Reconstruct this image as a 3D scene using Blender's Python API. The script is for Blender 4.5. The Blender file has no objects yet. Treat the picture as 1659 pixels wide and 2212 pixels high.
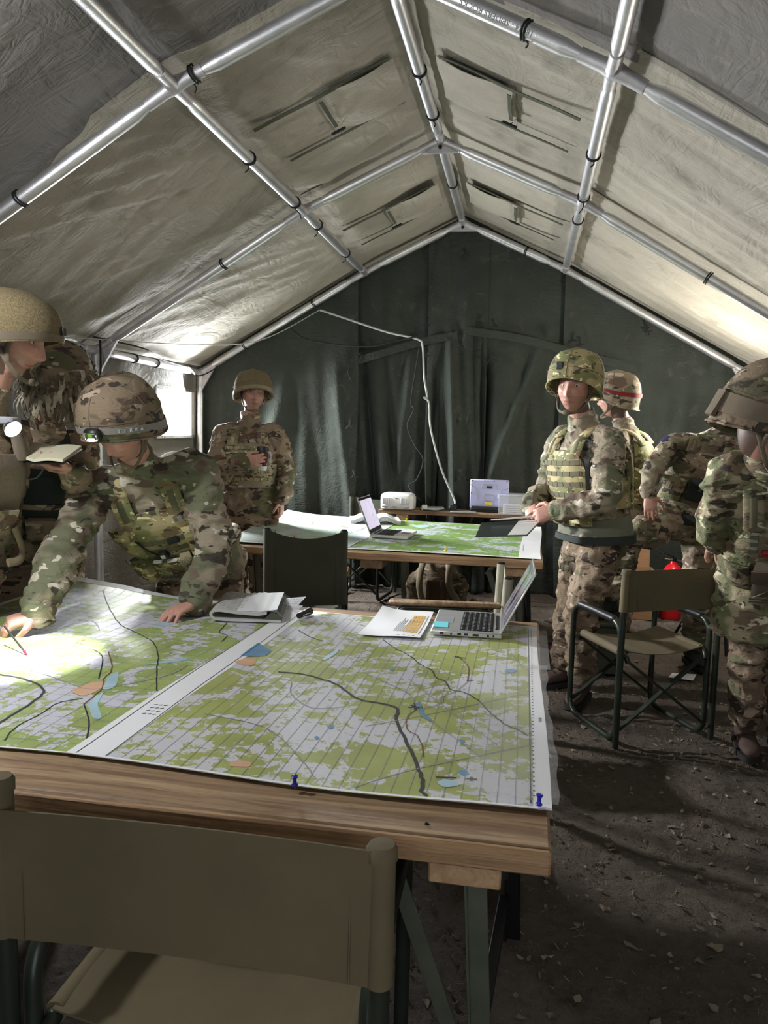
import bpy, math, random
import numpy as np
from mathutils import Vector as V, Matrix

C = bpy.context.scene.collection
random.seed(7); rng = np.random.default_rng(7)
PI = math.pi

# ------------------------------------------------------------------ camera
def make_camera():
    yaw, pitch, roll, fpx = .1754, .1063, .0261, 1714.6
    f = V((-math.sin(yaw)*math.cos(pitch), math.cos(yaw)*math.cos(pitch), -math.sin(pitch)))
    r = V((math.cos(yaw), math.sin(yaw), 0)); u = r.cross(f)
    c, s = math.cos(roll), math.sin(roll)
    r2, u2 = c*r + s*u, -s*r + c*u
    cd = bpy.data.cameras.new('camera'); cam = bpy.data.objects.new('camera', cd); C.objects.link(cam)
    cd.sensor_fit = 'VERTICAL'; cd.sensor_height = 24; cd.lens = fpx*24/2212; cd.clip_start = .02
    m = Matrix((r2, u2, -f)).transposed().to_4x4(); m.translation = (0, 0, 1.5)
    cam.matrix_world = m
    bpy.context.scene.camera = cam
make_camera()

# ------------------------------------------------------------------ sky, lights, exposure
sc = bpy.context.scene
sc.view_settings.view_transform = 'Standard'; sc.view_settings.look = 'None'
sc.view_settings.gamma = 1; sc.view_settings.use_curve_mapping = False
sc.view_settings.exposure = 0.38
w = bpy.data.worlds.new('sky'); sc.world = w; w.use_nodes = True
bg = w.node_tree.nodes['Background']; bg.inputs[0].default_value = (.93, .97, 1, 1); bg.inputs[1].default_value = 1.7

def light(name, kind, loc, energy, col=(1, 1, 1), aim=None, size=.3, size_y=None, spot=None, blend=.5):
    d = bpy.data.lights.new(name, kind); d.energy = energy; d.color = col
    if kind == 'AREA':
        d.shape = 'RECTANGLE'; d.size = size; d.size_y = size_y or size
    else:
        d.shadow_soft_size = size
    if kind == 'SPOT':
        d.spot_size = spot; d.spot_blend = blend
    o = bpy.data.objects.new(name, d); C.objects.link(o); o.location = loc
    if aim is not None:
        o.rotation_euler = (V(aim) - V(loc)).to_track_quat('-Z', 'Y').to_euler()
    return o

# daylight that falls in through the little window of the left wall and through the open door behind the camera
win_ = light('window_daylight', 'AREA', (-3.25, 6.62, 1.74), 330, (.93, .97, 1), (-1.2, 4.5, .6), .9, .55)
win_.data.spread = math.radians(146)
light('door_daylight', 'AREA', (.3, -1.0, 1.5), 1.5, (1, .94, .86), (.1, 3, .8), 1.1, 1.7)
# work lamp on a stand, and two unseen added fill lamps (their lamp bodies are built further down)
LAMP_R = V((1.30, 5.95, 1.66))
FILL_L = V((-2.05, 1.45, 2.30))
FILL_E = V((-2.70, 4.45, 1.79))
light('floodlight_glow', 'POINT', LAMP_R + V((-.14, -.05, .06)), 38, (1, .95, .84), size=.07)
light('added_strip_fill', 'POINT', FILL_L + V((.09, .02, -.04)), 68, (.96, .98, 1), size=.06)  # added lamp out of view, fills the near table and roof

eave_ = light('added_eave_fill', 'AREA', FILL_E + V((.055, -.02, -.01)), 26, (.97, .99, 1), FILL_E + V((.95, -.28, -.26)), .17, .12)  # unseen lamp added to light the standing soldier and the floor
eave_.data.spread = math.radians(84)

# ------------------------------------------------------------------ helpers
ORG = {}                                             # world place of each thing's base while its parts are built

class MB:
    """collects shapes, then links them as one mesh object"""
    def __init__(s): s.v = []; s.f = []
    def add(s, vs, fs):
        o = len(s.v); s.v += [tuple(map(float, p)) for p in vs]; s.f += [tuple(i+o for i in q) for q in fs]; return s
    def box(s, c, size, rot=None, ch=None):
        h = np.array(size)/2.; c = np.array(c, float)
        if ch is None: ch = min(.003, min(size)*.2)
        R = np.eye(3) if rot is None else np.array(rot)
        P = []; ix = {}
        for sx in (-1, 1):
            for sy in (-1, 1):
                for sz in (-1, 1):
                    sg = np.array((sx, sy, sz))
                    for a in range(3):
                        p = sg*(h-ch); p[a] = sg[a]*h[a]
                        ix[sx, sy, sz, a] = len(P); P.append(c + R @ p)
        F = []
        def q(l):
            n = np.cross(P[l[1]]-P[l[0]], P[l[2]]-P[l[0]])
            if n @ (np.mean([P[i] for i in l], 0)-c) < 0: l = l[::-1]
            F.append(tuple(l))
        for a in range(3):
            b, d = [x for x in range(3) if x != a]
            for sg in (-1, 1):
                def k(i, j):
                    t = [0, 0, 0]; t[a] = sg; t[b] = i; t[d] = j; return ix[t[0], t[1], t[2], a]
                q([k(-1, -1), k(1, -1), k(1, 1), k(-1, 1)])
            for i in (-1, 1):
                for j in (-1, 1):
                    def k(m, e):
                        t = [0, 0, 0]; t[a] = m; t[b] = i; t[d] = j; return ix[t[0], t[1], t[2], e]
                    q([k(-1, b), k(1, b), k(1, d), k(-1, d)])
        for sx in (-1, 1):
            for sy in (-1, 1):
                for sz in (-1, 1): q([ix[sx, sy, sz, a] for a in range(3)])
        return s.add(P, F)
    def beam(s, a, b, wx, wz, up=(0, 0, 1), ch=None):
        a, b = V(a), V(b); d = (b-a); L = d.length; d.normalize()
        x = d.cross(V(up)); x = x.normalized() if x.length > 1e-4 else V((1, 0, 0)); z = x.cross(d)
        return s.box((a+b)/2, (wx, L, wz), np.array((x, d, z)).T, ch)
    def loft(s, rings, caps=True, closed=False):
        n = len(rings[0]); P = [p for r in rings for p in r]; F = []
        m = len(rings)
        for i in range(m if closed else m-1):
            for j in range(n):
                a, b = i*n+j, i*n+(j+1) % n; c, d = ((i+1) % m)*n+(j+1) % n, ((i+1) % m)*n+j
                F.append((a, b, c, d))
        if caps and not closed: F.append(tuple(range(n))[::-1]); F.append(tuple(range((m-1)*n, m*n)))
        return s.add(P, F)
    def tube(s, pts, r, n=12, cap='flat', closed=False, flat=1.0, up=None):
        pts = [V(p) for p in pts]; m = len(pts)
        rad = [r]*m if isinstance(r, (int, float)) else list(r)
        if cap == 'round' and not closed:
            P, Rr = [], []
            t0 = (pts[0]-pts[1]).normalized(); t1 = (pts[-1]-pts[-2]).normalized()
            for a in (78, 52, 26): P.append(pts[0]+t0*rad[0]*math.sin(math.radians(a))); Rr.append(rad[0]*math.cos(math.radians(a)))
            P += pts; Rr += rad
            for a in (26, 52, 78): P.append(pts[-1]+t1*rad[-1]*math.sin(math.radians(a))); Rr.append(rad[-1]*math.cos(math.radians(a)))
            pts, rad, m = P, Rr, len(P)
        T = []
        for i in range(m):
            if closed: t = pts[(i+1) % m]-pts[i-1]
            else: t = pts[min(i+1, m-1)]-pts[max(i-1, 0)]
            T.append(t.normalized() if t.length > 1e-9 else V((0, 0, 1)))
        nrm = V(up) if up is not None else (V((0, 0, 1)) if abs(T[0].z) < .9 else V((1, 0, 0)))
        rings = []
        for i in range(m):
            nn = nrm - T[i]*nrm.dot(T[i])
            if nn.length < 1e-6: nn = T[i].orthogonal()
            nn.normalize()
            if up is None: nrm = nn
            b = T[i].cross(nn)
            rings.append([pts[i] + (b*math.cos(2*PI*k/n) + nn*math.sin(2*PI*k/n)*flat)*rad[i] for k in range(n)])
        return s.loft(rings, True, closed)
    def lathe(s, prof, c=(0, 0, 0), axis=(0, 0, 1), n=20):
        c = V(c); z = V(axis).normalized(); x = z.orthogonal().normalized(); y = z.cross(x)
        return s.loft([[c+z*h+(x*math.cos(2*PI*k/n)+y*math.sin(2*PI*k/n))*max(r, 1e-5) for k in range(n)] for r, h in prof])
    def ball(s, c, r, n=14, m=8, R=None):
        rr = (r, r, r) if isinstance(r, (int, float)) else r
        R = np.eye(3) if R is None else np.array(R); c = np.array(c, float)
        rings = []
        for i in range(1, m):
            a = PI*i/m
            rings.append([c+R@np.array((rr[0]*math.sin(a)*math.cos(2*PI*k/n), rr[1]*math.sin(a)*math.sin(2*PI*k/n), -rr[2]*math.cos(a))) for k in range(n)])
        return s.loft(rings)
    def grid(s, fn, nu, nv):
        P = [fn(i/nu, j/nv) for j in range(nv+1) for i in range(nu+1)]
        return s.add(P, [(j*(nu+1)+i, j*(nu+1)+i+1, (j+1)*(nu+1)+i+1, (j+1)*(nu+1)+i) for j in range(nv) for i in range(nu)])
    def sheet(s, fn, nu, nv, th):
        """a closed sheet: fn(u,v) -> (point, normal)"""
        top = [[V(a) for a in fn(i/nu, j/nv)] for j in range(nv+1) for i in range(nu+1)]
        P = [p for p, n in top] + [p-n*th for p, n in top]; k = len(top); W = nu+1
        F = []
        for j in range(nv):
            for i in range(nu):
                a = j*W+i; F.append((a, a+1, a+W+1, a+W)); F.append((a+k, a+k+W, a+k+W+1, a+k+1))
        for i in range(nu):
            F.append((i+1, i, i+k, i+1+k)); b = nv*W+i; F.append((b, b+1, b+1+k, b+k))
        for j in range(nv):
            a = j*W; F.append((a, a+W, a+W+k, a+k)); b = j*W+nu; F.append((b+W, b, b+k, b+W+k))
        return s.add(P, F)
    def build(s, name, mat, parent=None, smooth=40):
        me = bpy.data.meshes.new(name)
        o = V((0, 0, 0)); r = parent
        while r is not None and r.parent is not None: r = r.parent
        if r is not None: o = ORG.get(r.name, V((0, 0, 0)))
        me.from_pydata([(p[0]-o.x, p[1]-o.y, p[2]-o.z) for p in s.v], [], s.f); me.update()
        return finish(name, me, mat, parent, smooth)

def finish(name, me, mat, parent, smooth=40):
    ob = bpy.data.objects.new(name, me); C.objects.link(ob)
    if mat is not None: me.materials.append(mat)
    if smooth:
        me.shade_smooth()
        if smooth < 180: me.set_sharp_from_angle(angle=math.radians(smooth))
    if parent is not None: ob.parent = parent
    return ob

def tag(o, label=None, cat=None, group=None, kind=None):
    for k, x in (('label', label), ('category', cat), ('group', group), ('kind', kind)):
        if x: o[k] = x
    return o

def thing(name, loc, label=None, cat=None, group=None, kind=None):
    o = bpy.data.objects.new(name, None); C.objects.link(o); o.location = loc; o.empty_display_size = .1
    ORG[o.name] = V(loc)
    return tag(o, label, cat, group, kind)

def copy_tree(o, parent=None):
    c = o.copy(); C.objects.link(c); c.parent = parent
    for ch in list(o.children): copy_tree(ch, c)
    return c

def cr(pts, k=8):
    """smooth curve through points"""
    pts = [V(p) for p in pts]; out = []
    for i in range(len(pts)-1):
        p0, p1, p2, p3 = pts[max(i-1, 0)], pts[i], pts[i+1], pts[min(i+2, len(pts)-1)]
        for j in range(k):
            t = j/k
            out.append(.5*((2*p1)+(p2-p0)*t+(2*p0-5*p1+4*p2-p3)*t*t+(3*p1-p0-3*p2+p3)*t**3))
    return out+[pts[-1]]

def vnoise(P, scale=1., seed=0):
    """smooth value noise, array in, about -1..1"""
    P = np.asarray(P, float)*scale + seed*17.31
    i = np.floor(P).astype(np.int64); f = P-i; f = f*f*(3-2*f)
    def h(x, y, z):
        n = (x*374761393+y*668265263+z*2147483647+seed*1013) & 0xffffffff
        n = ((n ^ (n >> 13))*1274126177) & 0xffffffff
        return ((n ^ (n >> 16)) & 0xffff)/32767.5-1
    r = 0
    for dx in (0, 1):
        for dy in (0, 1):
            for dz in (0, 1):
                wt = (f[..., 0] if dx else 1-f[..., 0])*(f[..., 1] if dy else 1-f[..., 1])*(f[..., 2] if dz else 1-f[..., 2])
                r = r+wt*h(i[..., 0]+dx, i[..., 1]+dy, i[..., 2]+dz)
    return r

def text(name, body, size, M, mat, parent, depth=.0003):
    cu = bpy.data.curves.new(name, 'FONT'); cu.body = body; cu.size = size; cu.align_x = 'CENTER'; cu.align_y = 'CENTER'; cu.extrude = depth
    cu.resolution_u = 2
    t = bpy.data.objects.new('t', cu); C.objects.link(t)
    dg = bpy.context.evaluated_depsgraph_get()
    me = bpy.data.meshes.new_from_object(t.evaluated_get(dg)); bpy.data.objects.remove(t)
    o = V((0, 0, 0)); r = parent
    while r is not None and r.parent is not None: r = r.parent
    if r is not None: o = ORG.get(r.name, V((0, 0, 0)))
    me.transform(Matrix.Translation(-o) @ M)
    return finish(name, me, mat, parent, 0)

def frame(o, x, y):
    """matrix with origin o, x axis along x, y near y"""
    x = V(x).normalized(); z = x.cross(V(y)).normalized(); y = z.cross(x)
    m = Matrix((x, y, z)).transposed().to_4x4(); m.translation = V(o); return m

# ------------------------------------------------------------------ materials
class NT:
    def __init__(s, name):
        s.m = bpy.data.materials.new(name); s.m.use_nodes = True; s.t = s.m.node_tree; s.b = s.t.nodes['Principled BSDF']
        s.co = s.n('ShaderNodeTexCoord').outputs['Object']
    def n(s, typ, **kw):
        nd = s.t.nodes.new(typ)
        for k, x in kw.items(): setattr(nd, k, x)
        return nd
    def put(s, sock, x):
        if isinstance(x, bpy.types.NodeSocket): s.t.links.new(x, sock)
        elif x is not None:
            if hasattr(sock.default_value, '__len__') and not hasattr(x, '__len__'): x = (x,)*3
            if hasattr(x, '__len__') and len(sock.default_value) == 4 and len(x) == 3: x = (*x, 1)
            sock.default_value = x
    def vec(s, scale=(1, 1, 1), rot=(0, 0, 0), src=None, loc=(0, 0, 0)):
        m = s.n('ShaderNodeMapping'); s.put(m.inputs['Vector'], src or s.co)
        m.inputs['Scale'].default_value = scale; m.inputs['Rotation'].default_value = rot; m.inputs['Location'].default_value = loc
        return m.outputs[0]
    def noise(s, scale, detail=3, rough=.55, dist=0, v=None):
        x = s.n('ShaderNodeTexNoise'); s.put(x.inputs['Vector'], v or s.co); x.inputs['Scale'].default_value = scale
        x.inputs['Detail'].default_value = detail; x.inputs['Roughness'].default_value = rough; x.inputs['Distortion'].default_value = dist
        return x.outputs['Fac']
    def step(s, x, a, b, lo=0, hi=1):
        m = s.n('ShaderNodeMapRange'); s.put(m.inputs['Value'], x)
        for k, q in (('From Min', a), ('From Max', b), ('To Min', lo), ('To Max', hi)): m.inputs[k].default_value = q
        return m.outputs[0]
    def mix(s, f, a, b, mode='MIX'):
        m = s.n('ShaderNodeMix', data_type='RGBA', blend_type=mode); s.put(m.inputs[0], f); s.put(m.inputs[6], a); s.put(m.inputs[7], b); return m.outputs[2]
    def math(s, op, a, b=None):
        m = s.n('ShaderNodeMath', operation=op); s.put(m.inputs[0], a); s.put(m.inputs[1], b) if b is not None else None; return m.outputs[0]
    def bump(s, h, dist=.002, strength=.5):
        b = s.n('ShaderNodeBump'); b.inputs['Distance'].default_value = dist; b.inputs['Strength'].default_value = strength
        s.put(b.inputs['Height'], h); s.put(s.b.inputs['Normal'], b.outputs[0])
    def done(s, col=None, rough=.7, metal=0, **kw):
        s.put(s.b.inputs['Base Color'], col); s.put(s.b.inputs['Roughness'], rough); s.put(s.b.inputs['Metallic'], metal)
        for k, x in kw.items(): s.put(s.b.inputs[k.replace('_', ' ')], x)
        return s.m

def surf(name, col, rough=.7, metal=0, var=.18, vs=7, bump=.2, bs=90, dist=.0015, stretch=(1, 1, 1), **kw):
    g = NT(name); v = g.vec(stretch)
    lo, hi = [max(c*(1-var), 0) for c in col], [min(c*(1+var), 1) for c in col]
    c = g.mix(g.step(g.noise(vs, 4, v=v), .3, .7), lo, hi)
    if bump: g.bump(g.noise(bs, 3, v=v), dist, bump)
    return g.done(c, rough, metal, **kw)

def canvas(name, col, stain=(.42, .38, .3), amt=.35, sc=1., dark=(.02, .022, .02), bmp=.35):
    g = NT(name)
    a = g.noise(1.6*sc, 5, .6)
    c = g.mix(g.step(a, .3, .75), [x*.8 for x in col], [x*1.2 for x in col])
    st = g.noise(3.2*sc, 6, .7, 1.2, g.vec((1, 2.2, 1), (.3, .2, .6)))
    c = g.mix(g.math('MULTIPLY', g.step(st, .58, .72), amt), c, stain)
    dk = g.noise(2.3*sc, 4, .6, .5, g.vec(loc=(4, 2, 7)))
    c = g.mix(g.math('MULTIPLY', g.step(dk, .6, .78), .45), c, dark)
    w1 = g.noise(5*sc, 4, .55, 1.5, g.vec((1, .35, 1), (.5, .1, .7)))
    w2 = g.noise(7*sc, 4, .55, 1.8, g.vec((.3, 1.2, 1), (-.4, .3, .4)))
    w3 = g.noise(420, 2)
    r1 = g.math('ABSOLUTE', g.math('SUBTRACT', w1, .5)); r2 = g.math('ABSOLUTE', g.math('SUBTRACT', w2, .5))
    h = g.math('ADD', g.math('MINIMUM', r1, .12), g.math('MINIMUM', r2, .1))
    h = g.math('ADD', h, g.math('MULTIPLY', w3, .01))
    g.bump(h, .06, bmp)
    return g.done(c, .85, Specular_IOR_Level=.2)

def camo(name, tone=(1, 1, 1), green=.5, scale=1., bump=.35):
    g = NT(name); t = lambda c: [c[i]*tone[i] for i in range(3)]
    wv = g.n('ShaderNodeTexNoise'); g.put(wv.inputs['Vector'], g.co); wv.inputs['Scale'].default_value = 9*scale; wv.inputs['Detail'].default_value = 3
    ad = g.n('ShaderNodeVectorMath', operation='MULTIPLY_ADD'); g.put(ad.inputs[0], wv.outputs['Color']); ad.inputs[1].default_value = (.09, .09, .05); g.put(ad.inputs[2], g.co)
    P = ad.outputs[0]
    V1 = g.vec((1, 1, 1.5), src=P)
    c = g.mix(g.step(g.noise(3.2*scale, 2, v=V1), .38, .62), t((.27, .22, .155)), t((.345, .29, .21)))
    gr = g.step(g.noise(4.2*scale, 2, v=g.vec((1, 1, 1.6), loc=(3, 1, 8), src=P)), .56-.14*green, .60-.10*green)
    c = g.mix(gr, c, t((.15, .155, .088)))
    c = g.mix(g.step(g.noise(6*scale, 2, v=g.vec((1, 1, 1.8), loc=(8, 5, 2), src=P)), .585, .605), c, t((.155, .11, .078)))
    c = g.mix(g.step(g.noise(9*scale, 2, v=g.vec((1, 1.1, 2.2), loc=(1, 9, 4), src=P)), .605, .62), c, t((.06, .047, .036)))
    c = g.mix(g.step(g.noise(10*scale, 2, v=g.vec((1, 1, 2.0), loc=(6, 2, 9), src=P)), .635, .65), c, t((.56, .51, .41)))
    c = g.mix(g.step(g.noise(21*scale, 1, v=g.vec((1, 1, 1.7), loc=(2, 7, 3), src=P)), .70, .715), c, t((.055, .037, .026)))
    c = g.mix(g.step(g.noise(19*scale, 1, v=g.vec((1, 1, 1.7), loc=(9, 1, 6), src=P)), .71, .725), c, t((.58, .53, .43)))
    w1 = g.noise(16, 4, .55, 1.2, g.vec((1, 1, 2.2), (.2, .5, 0))); w2 = g.noise(600, 2)
    g.bump(g.math('ADD', g.math('ABSOLUTE', g.math('SUBTRACT', w1, .5)), g.math('MULTIPLY', w2, .02)), .05, bump)
    return g.done(c, .85)

def wood(name, col, dark, along=(1, 14, 14), rough=.55, spots=.5):
    g = NT(name); v = g.vec(along)
    a = g.noise(2.2, 6, .65, .8, v); b = g.noise(9, 4, .6, .3, v)
    c = g.mix(g.step(a, .36, .66), dark, col)
    c = g.mix(g.math('MULTIPLY', g.step(b, .55, .75), .5), c, [x*.55 for x in dark])
    s = g.noise(7, 5, .7)
    c = g.mix(g.math('MULTIPLY', g.step(s, .57, .72), spots), c, [x*.5 for x in dark])
    g.bump(g.math('ADD', b, g.math('MULTIPLY', a, .6)), .002, .5)
    return g.done(c, rough)

def emit(name, col, strength):
    g = NT(name); return g.done(col, .4, Emission_Color=col, Emission_Strength=strength)

MT = dict(
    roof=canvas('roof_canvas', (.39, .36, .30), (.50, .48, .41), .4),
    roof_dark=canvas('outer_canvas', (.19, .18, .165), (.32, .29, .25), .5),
    gable=canvas('gable_canvas', (.044, .051, .043), (.14, .13, .11), .4, 1.6),
    sidewall=canvas('side_canvas', (.19, .18, .155), (.3, .28, .24), .3),
    web=surf('green_webbing', (.07, .075, .045), .9, bs=300),
    alu=surf('aluminium', (.74, .74, .76), .38, .85, .12, 9, .35, 140, .002),
    alu_cast=surf('cast_aluminium', (.55, .54, .56), .5, .75, .15, 20, .4, 200, .002),
    cord=surf('black_cord', (.012, .013, .012), .8, bs=200),
    wire=surf('pale_cable', (.42, .44, .42), .5, var=.05, bump=0),
    wood=wood('table_wood', (.42, .285, .165), (.18, .105, .056), (1, 16, 16), .6, .75),
    wood_edge=wood('table_edge_wood', (.50, .31, .16), (.22, .12, .055), (1.5, 9, 60)),
    wood_raw=wood('raw_batten_wood', (.55, .36, .2), (.34, .2, .1), (12, 1, 12), spots=.15),
    greenmetal=surf('green_painted_steel', (.085, .092, .068), .45, .2, .15, 14, .1, 120),
    chairtube=surf('dark_green_tube', (.028, .036, .026), .35, .3, .15, 12, .05, 90),
    blackmetal=surf('black_steel', (.012, .012, .013), .4, .4, .1, 10, .1, 90),
    black=surf('black_plastic', (.012, .012, .014), .42, 0, .1, 10, .1, 200),
    chaircloth=surf('olive_canvas', (.118, .094, .050), .85, 0, .14, 5, .35, 500, .0008),
    chaircloth_dark=surf('dark_green_canvas', (.062, .066, .048), .85, 0, .18, 5, .35, 500, .0008),
    chairstraw=surf('pale_olive_canvas', (.30, .285, .22), .9, 0, .14, 6, .4, 300, .001),
    rivet=surf('bright_steel', (.75, .75, .75), .2, 1, .05, 10, 0),
    paper=surf('white_paper', (.80, .80, .82), .75, 0, .03, 4, .1, 40),
    paper_grey=surf('grey_print_paper', (.50, .49, .47), .7, 0, .05, 4, .1, 40),
    ink=surf('black_ink', (.02, .02, .022), .8, bump=0), ink_grey=surf('grey_ink', (.28, .28, .29), .8, bump=0),
    ink_brown=surf('brown_ink', (.17, .075, .04), .8, bump=0), ink_blue=surf('blue_ink', (.13, .27, .42), .7, bump=0),
    ink_pale=surf('pale_blue_ink', (.38, .55, .62), .7, bump=0),
    ink_orange=surf('orange_ink', (.62, .36, .08), .7, bump=0), ink_town=surf('town_tint', (.62, .38, .24), .7, bump=0),
    silver=surf('silver_plastic', (.56, .56, .54), .35, .5, .04, 6, .05, 200),
    screen_dark=surf('dark_glass', (.01, .01, .012), .08, 0, .1, 4, 0),
    white_plastic=surf('white_plastic', (.78, .78, .76), .4, 0, .04, 6, .03, 200),
    grey_plastic=surf('grey_plastic', (.30, .30, .32), .5, 0, .06, 6, .05, 200),
    lilac=surf('lilac_grey_case', (.50, .50, .78), .4, .1, .05, 6, .05, 200),
    yellow=surf('yellow_label', (.85, .65, .02), .5, 0, .04, 6, 0),
    cyan=surf('cyan_note', (.16, .66, .74), .7, 0, .05, 6, 0),
    blue=surf('blue_pin_plastic', (.02, .02, .45), .3, 0, .1, 6, 0),
    red=surf('red_enamel', (.62, .012, .02), .28, 0, .06, 6, 0),
    darkred=surf('dark_red_elastic', (.25, .012, .022), .8, 0, .1, 9, .2, 300),
    redcloth=surf('red_cloth', (.45, .02, .03), .8, 0, .1, 9, .2, 300),
    card=surf('cardboard', (.34, .19, .095), .85, 0, .1, 8, .15, 60, stretch=(1, 1, 8)),
    skin=None,
    net=surf('olive_helmet_net', (.175, .135, .068), .95, 0, .35, 160, .9, 230, .004),
    tancloth=surf('tan_cloth', (.20, .16, .115), .9, 0, .15, 9, .5, 60, .006),
    tan=surf('tan_webbing', (.25, .20, .125), .85, 0, .15, 14, .4, 300, .001),
    tan_dark=surf('brown_webbing', (.14, .11, .075), .85, 0, .15, 14, .4, 300, .001),
    olive=surf('olive_webbing', (.13, .125, .07), .85, 0, .15, 14, .4, 300, .001),
    greygreen=surf('grey_green_knit', (.16, .165, .12), .85, 0, .12, 9, .3, 260, .001),
    darkcloth=surf('dark_green_cloth', (.02, .028, .024), .85, 0, .2, 9, .3, 260, .001),
    brownsuede=surf('brown_suede', (.085, .05, .04), .85, 0, .2, 9, .3, 160, .001),
    sole=surf('dark_rubber', (.02, .017, .015), .7),
    strapgrey=surf('grey_elastic', (.22, .21, .19), .8, 0, .08, 9, .3, 400, .0006),
    lampglow=emit('lit_led_lens', (.95, .98, 1.0), 22), floodglow=emit('lit_flood_panel', (1, .95, .84), 30),
    headglow=emit('lit_headlamp_lens', (.97, 1, .98), 4),
    chrome=surf('chrome_reflector', (.8, .8, .8), .12, 1, .05, 10, 0), green=surf('green_led_tab', (.16, .4, .03), .5, bump=0),
)
def glassy(name, col, alpha, rough=.1):
    g = NT(name); return g.done(col, rough, Alpha=alpha)
MT['clear'] = glassy('clear_plastic', (.86, .88, .94), .28)
MT['film'] = glassy('clear_film', (.9, .9, .92), .10, .12)
MT['camoA'] = camo('camouflage_cloth', (1.0, 1.0, 1.0), .5)
MT['camoB'] = camo('brown_camouflage_cloth', (.80, .71, .66), .1)
MT['camoG'] = camo('green_camouflage_cloth', (1.0, 1.02, .88), .8, 1.1)
MT['camoP'] = camo('pale_camouflage_cloth', (1.18, 1.12, 1.1), .3)
MT['camoS'] = camo('camouflage_webbing_cloth', (1.38, 1.38, 1.0), .55, 1.5, .2)
MT['camoH'] = camo('camouflage_helmet_cover', (.68, .60, .54), .15, 1.1, .3)
# ================================================================== the tent
XC = -.615
FR = {}                                               # frame nodes: eave L, purlin L, ridge, purlin R, eave R
FR[3] = [V((-3.014, 7.035, 1.959)), V((-1.475, 7.035, 2.855)), V((-.625, 7.035, 3.266)), V((.256, 7.035, 2.864)), V((1.79, 7.035, 2.00))]
FR[2] = [V((-2.955, 5.126, 1.976)), V((-1.49, 5.126, 2.878)), V((-.612, 5.126, 3.283)), V((.266, 5.126, 2.891)), V((1.77, 5.126, 1.985))]
FR[1] = [V((-2.99, 3.239, 1.975)), V((-1.505, 3.239, 2.883)), V((-.615, 3.239, 3.28)), V((.257, 3.239, 2.859)), V((1.765, 3.239, 1.98))]
FR[0] = [V((-2.985, 1.35, 1.975)), V((-1.50, 1.35, 2.88)), V((-.615, 1.35, 3.28)), V((.26, 1.35, 2.875)), V((1.765, 1.35, 1.98))]
FR[-1] = [V((-2.985, -.55, 1.975)), V((-1.50, -.55, 2.88)), V((-.615, -.55, 3.28)), V((.26, -.55, 2.875)), V((1.765, -.55, 1.98))]

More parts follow.
